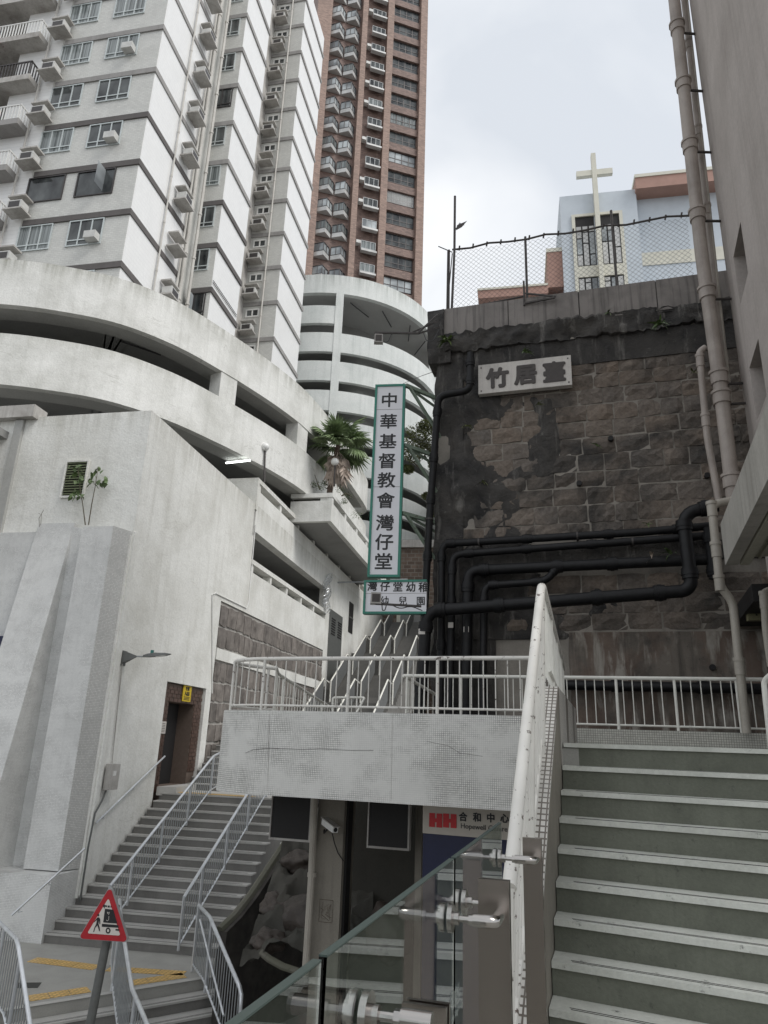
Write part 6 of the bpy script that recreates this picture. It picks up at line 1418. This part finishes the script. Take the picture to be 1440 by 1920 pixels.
fans = [fan('frond', m_palm, 0.78, 0.80, 30, dr, seed=i) for i, dr in enumerate((0.25,0.4,0.6))]; dry = [fan('dead_frond', m_pdry, 0.45, 0.62, 18, 0.5, 50, seed=9+i) for i in range(2)]
for i in range(30):
    o = put(fans[i % 3], 'frond', palm, pc+Vector((0,0,0.06)), 0); el = rg.uniform(-0.6, 1.0) if i > 7 else rg.uniform(0.5,1.35)
    o.rotation_euler = (rg.uniform(-.5,.5), -el, rg.uniform(0,6.28)); k = rg.uniform(.8,1.12); o.scale = (k,k,k)
for i in range(20):
    o = put(dry[i % 2], 'dead_frond', palm, pc+Vector((0,0,-0.12-rg.random()*.25)), 0); o.rotation_euler = (rg.uniform(-.5,.5), rg.uniform(0.75,1.45), rg.uniform(0,6.28)); k = rg.uniform(.7,1.2)*(1.5 if i in (3,9) else .9); o.scale = (k,k,k)
def leaf_cloud(name, label, cat, centres, n, size, mat, seed, stems=()):
    r = random.Random(seed); t_ = thing(name, label, cat, centres[0][0]); m = MB()
    for i in range(n):
        c, R0 = r.choice(centres); d = Vector((r.gauss(0,1), r.gauss(0,1), r.gauss(0,1))).normalized()*R0*(r.random()**.4); p = Vector(c)+Vector((d.x,d.y,d.z*.75))
        u = Vector((r.uniform(-1,1),r.uniform(-1,1),r.uniform(-.6,.6))).normalized()*size*r.uniform(.6,1.3); v = u.cross(Vector((r.uniform(-1,1),r.uniform(-1,1),1))).normalized()*size*.4
        m.add([p-u, p+v, p+u, p-v], [(0,1,2,3)])
    e = emit(m, 'foliage', mat, t_); e['kind'] = 'stuff'
    q = MB()
    for st in stems: q.tube([Vector(p) for p in st], 0.035, 5, r1=0.01)
    if stems: emit(q, 'branch', m_twig, t_)
    return t_
T0 = lambda x, y, D: atY(x, y, D)
leaf_cloud('leafy_tree', 'olive leaved tree growing between the church sign and the stone wall edge', 'tree',
    [(T0(785,818,16),0.42),(T0(775,850,16),0.30),(T0(810,840,16),0.35),(T0(800,800,16),0.25),(T0(822,870,16),0.3),(T0(765,880,16),0.15),(T0(815,960,16),0.16),(T0(800,930,16),.12)], 5200, 0.042, m_leaf2, 5,
    [[T0(835,1000,16),T0(822,930,16),T0(805,870,16),T0(785,830,16)], [T0(822,930,16),T0(790,880,16),T0(768,860,16)], [T0(805,870,16),T0(812,820,16)]])
leaf_cloud('planter_shrub', 'sparse trailing shrub in the planter left of the palm trunk', 'shrub', [(T0(600,912,28),.3),(T0(585,908,28),.22),(T0(610,905,28),.17)], 420, 0.035, m_leaf, 6, [[T0(600,918,28),T0(595,905,28),T0(590,890,28)]])
leaf_cloud('planter_shrub', 'sparse trailing shrub in the planter right of the palm trunk', 'shrub', [(T0(640,918,28),.28),(T0(652,930,28.3),.22),(T0(645,940,28.3),.17),(T0(668,965,29),.28)], 480, 0.035, m_leaf, 7, [[T0(640,930,28),T0(650,925,28),T0(665,935,28.5)]])

# red flowering creeper hanging from a balcony of the tower wing
bc = [(TF.P(-9.0-1.1*i, 0.85, 33.2-0.1*i), 0.55) for i in range(5)]
_m = plain('red creeper', (0.16,0.04,0.035), 0.7, 0, 0.5, 3)
leaf_cloud('balcony_creeper', 'dark red creeper hanging below a balcony at the upper left edge', 'plant', bc, 900, 0.06, _m, 12)
# saplings on the mosaic pier
sp = thing('leafy_sapling', 'thin sapling with broad leaves growing on top of the mosaic pier', 'plant', LF.P(-0.95,0.3,4.62), 'saplings on the mosaic pier')
sp2 = thing('leafy_sapling', 'taller of the two saplings, in front of the louvred vent', 'plant', LF.P(-1.0,0.3,4.62), 'saplings on the mosaic pier')
sp['label'] = 'right sapling on the mosaic pier, standing clear of the louvred vent'
bl = MB(); bl.add([(0,0,0),(.05,.045,.005),(.11,.05,-.01),(.17,0,-.05),(.11,-.05,-.01),(.05,-.045,.005),(.08,0,.012)], [(0,1,6),(1,2,6),(2,3,6),(3,4,6),(4,5,6),(5,0,6)]); bl = bl.mesh('leaf', m_leaf)
def sapling(t_, pix, o, leaves, seed):
    r = random.Random(seed); P = [LF.Q(x,y,o) for x,y in pix]; q = MB(); q.tube(P, 0.014, 6, r1=0.006); emit(q, 'stem', m_twig, t_)
    for x, y, k in leaves:
        p = LF.Q(x,y,o+r.uniform(-.1,.1)); o_ = put(bl, 'leaf', t_, p, 0); o_.rotation_euler = (r.uniform(-.5,.5), r.uniform(0.1,1.1), r.uniform(-3.1,3.1)); o_.scale = (k,k,k)
r5 = random.Random(5)
sapling(sp, [(166,984),(172,945),(178,915),(184,876)], 0.3, [(184+r5.uniform(-16,14), 888+r5.uniform(-14,20), r5.uniform(.8,1.3)) for i in range(20)], 1)
sapling(sp2, [(160,984),(155,945),(150,915),(146,872)], 0.3, [(146+r5.uniform(-12,12), 890+r5.uniform(-20,40), r5.uniform(.8,1.2)) for i in range(24)], 2)
q = MB(); q.tube([LF.Q(74,988,.3), LF.Q(73,972,.3), LF.Q(82,956,.3)], 0.006, 4); q.tube([LF.Q(76,985,.3), LF.Q(78,965,.3), LF.Q(72,962,.3)], 0.005, 4); o_ = emit(q, 'dry_twig', m_twig); tagit(o_, 'bare dry twig on the top of the mosaic buttress', 'twig')

# ------------------------------------------------------------------ far stairs up to the sign
fsr = thing('far_staircase', 'narrow far stairs with grey steel side panels rising below the church sign', 'staircase', atY(640,1330,16))
# flights climb away along the podium wall from the footbridge level
def FP(s, o, z): return LB.P(s, o, z)
z = 0.1; s = 12.0; segs = []
q = MB()
while z < 7.4:
    for i in range(9):
        q.box(LB, s, s+0.32, 0.0, 3.6, z-2.0, z); z += 0.165; s += 0.30
    q.box(LB, s, s+1.2, 0.0, 3.6, z-0.8, z); s += 1.2
fso = emit(q, 'steps', m_lstep, fsr); fso['kind'] = 'stuff'
m_gpanel = plain('grey steel side panel', (0.16,0.165,0.165), 0.5, 0.2)
z = 0.1; s = 12.0
while z < 7.4:
    for o_x in (0.75, 2.1, 3.5):
        p0 = FP(s, o_x, z+0.95); p1 = FP(s+2.7, o_x, z+0.95+1.485); p2 = FP(s+3.6, o_x, z+0.95+1.4)
        q = MB(); q.add([p0, p1, (p1[0],p1[1],p1[2]-.85), (p0[0],p0[1],p0[2]-.85)] + [tuple(Vector(v)+Vector((.02,0,0))) for v in (p0, p1, (p1[0],p1[1],p1[2]-.85), (p0[0],p0[1],p0[2]-.85))], [(0,1,2,3),(7,6,5,4),(0,4,5,1),(1,5,6,2),(2,6,7,3),(3,7,4,0)]); emit(q, 'side_panel', m_gpanel, fsr)
        q = MB(); q.tube([(p0[0],p0[1],p0[2]-0.95), p0, p1, p2], 0.035, 6); emit(q, 'handrail', m_railc, fsr)
    z += 9*0.165; s += 9*0.3+1.2
urail = thing('u_shaped_guard_rail', 'low cream U shaped guard rail beyond the front railing', 'railing', atY(655,1330,13.2))
q = MB(); q.tube(corner_path([atY(624,1340,13.2), atY(624,1308,13.2), atY(684,1308,13.2), atY(668,1338,12.8)], .05), 0.022, 8); emit(q, 'rail', m_railc, urail)
q = MB()
for i in range(6): q.tube([atY(632+i*9,1340,13.2), atY(632+i*9,1309,13.2)], 0.008, 5)
emit(q, 'bars', m_railc, urail)
# razor wire coil at the podium opening
rwz = thing('razor_wire_coil', 'tangled coil of razor wire at the right end of the slotted opening', 'wire', LB.Q(610,1120,0.1))
q = MB(); rg = random.Random(3); 
for j in range(2):
    pts = []
    for i in range(150):
        a = i*0.55; c = Vector(LB.P(16.6+0.25*math.sin(i*.1+j), 0.12+0.03*j, 5.7+ i*0.012)); pts.append(c+Vector((*LB.d,0))*0.22*math.cos(a)*(1+.3*rg.random())+Vector((*LB.n,0))*0.12*math.sin(a)+Vector((0,0,0.16*math.sin(a)))) 
    q.tube(pts, 0.012, 3)
emit(q, 'coil', m_galv, rwz)
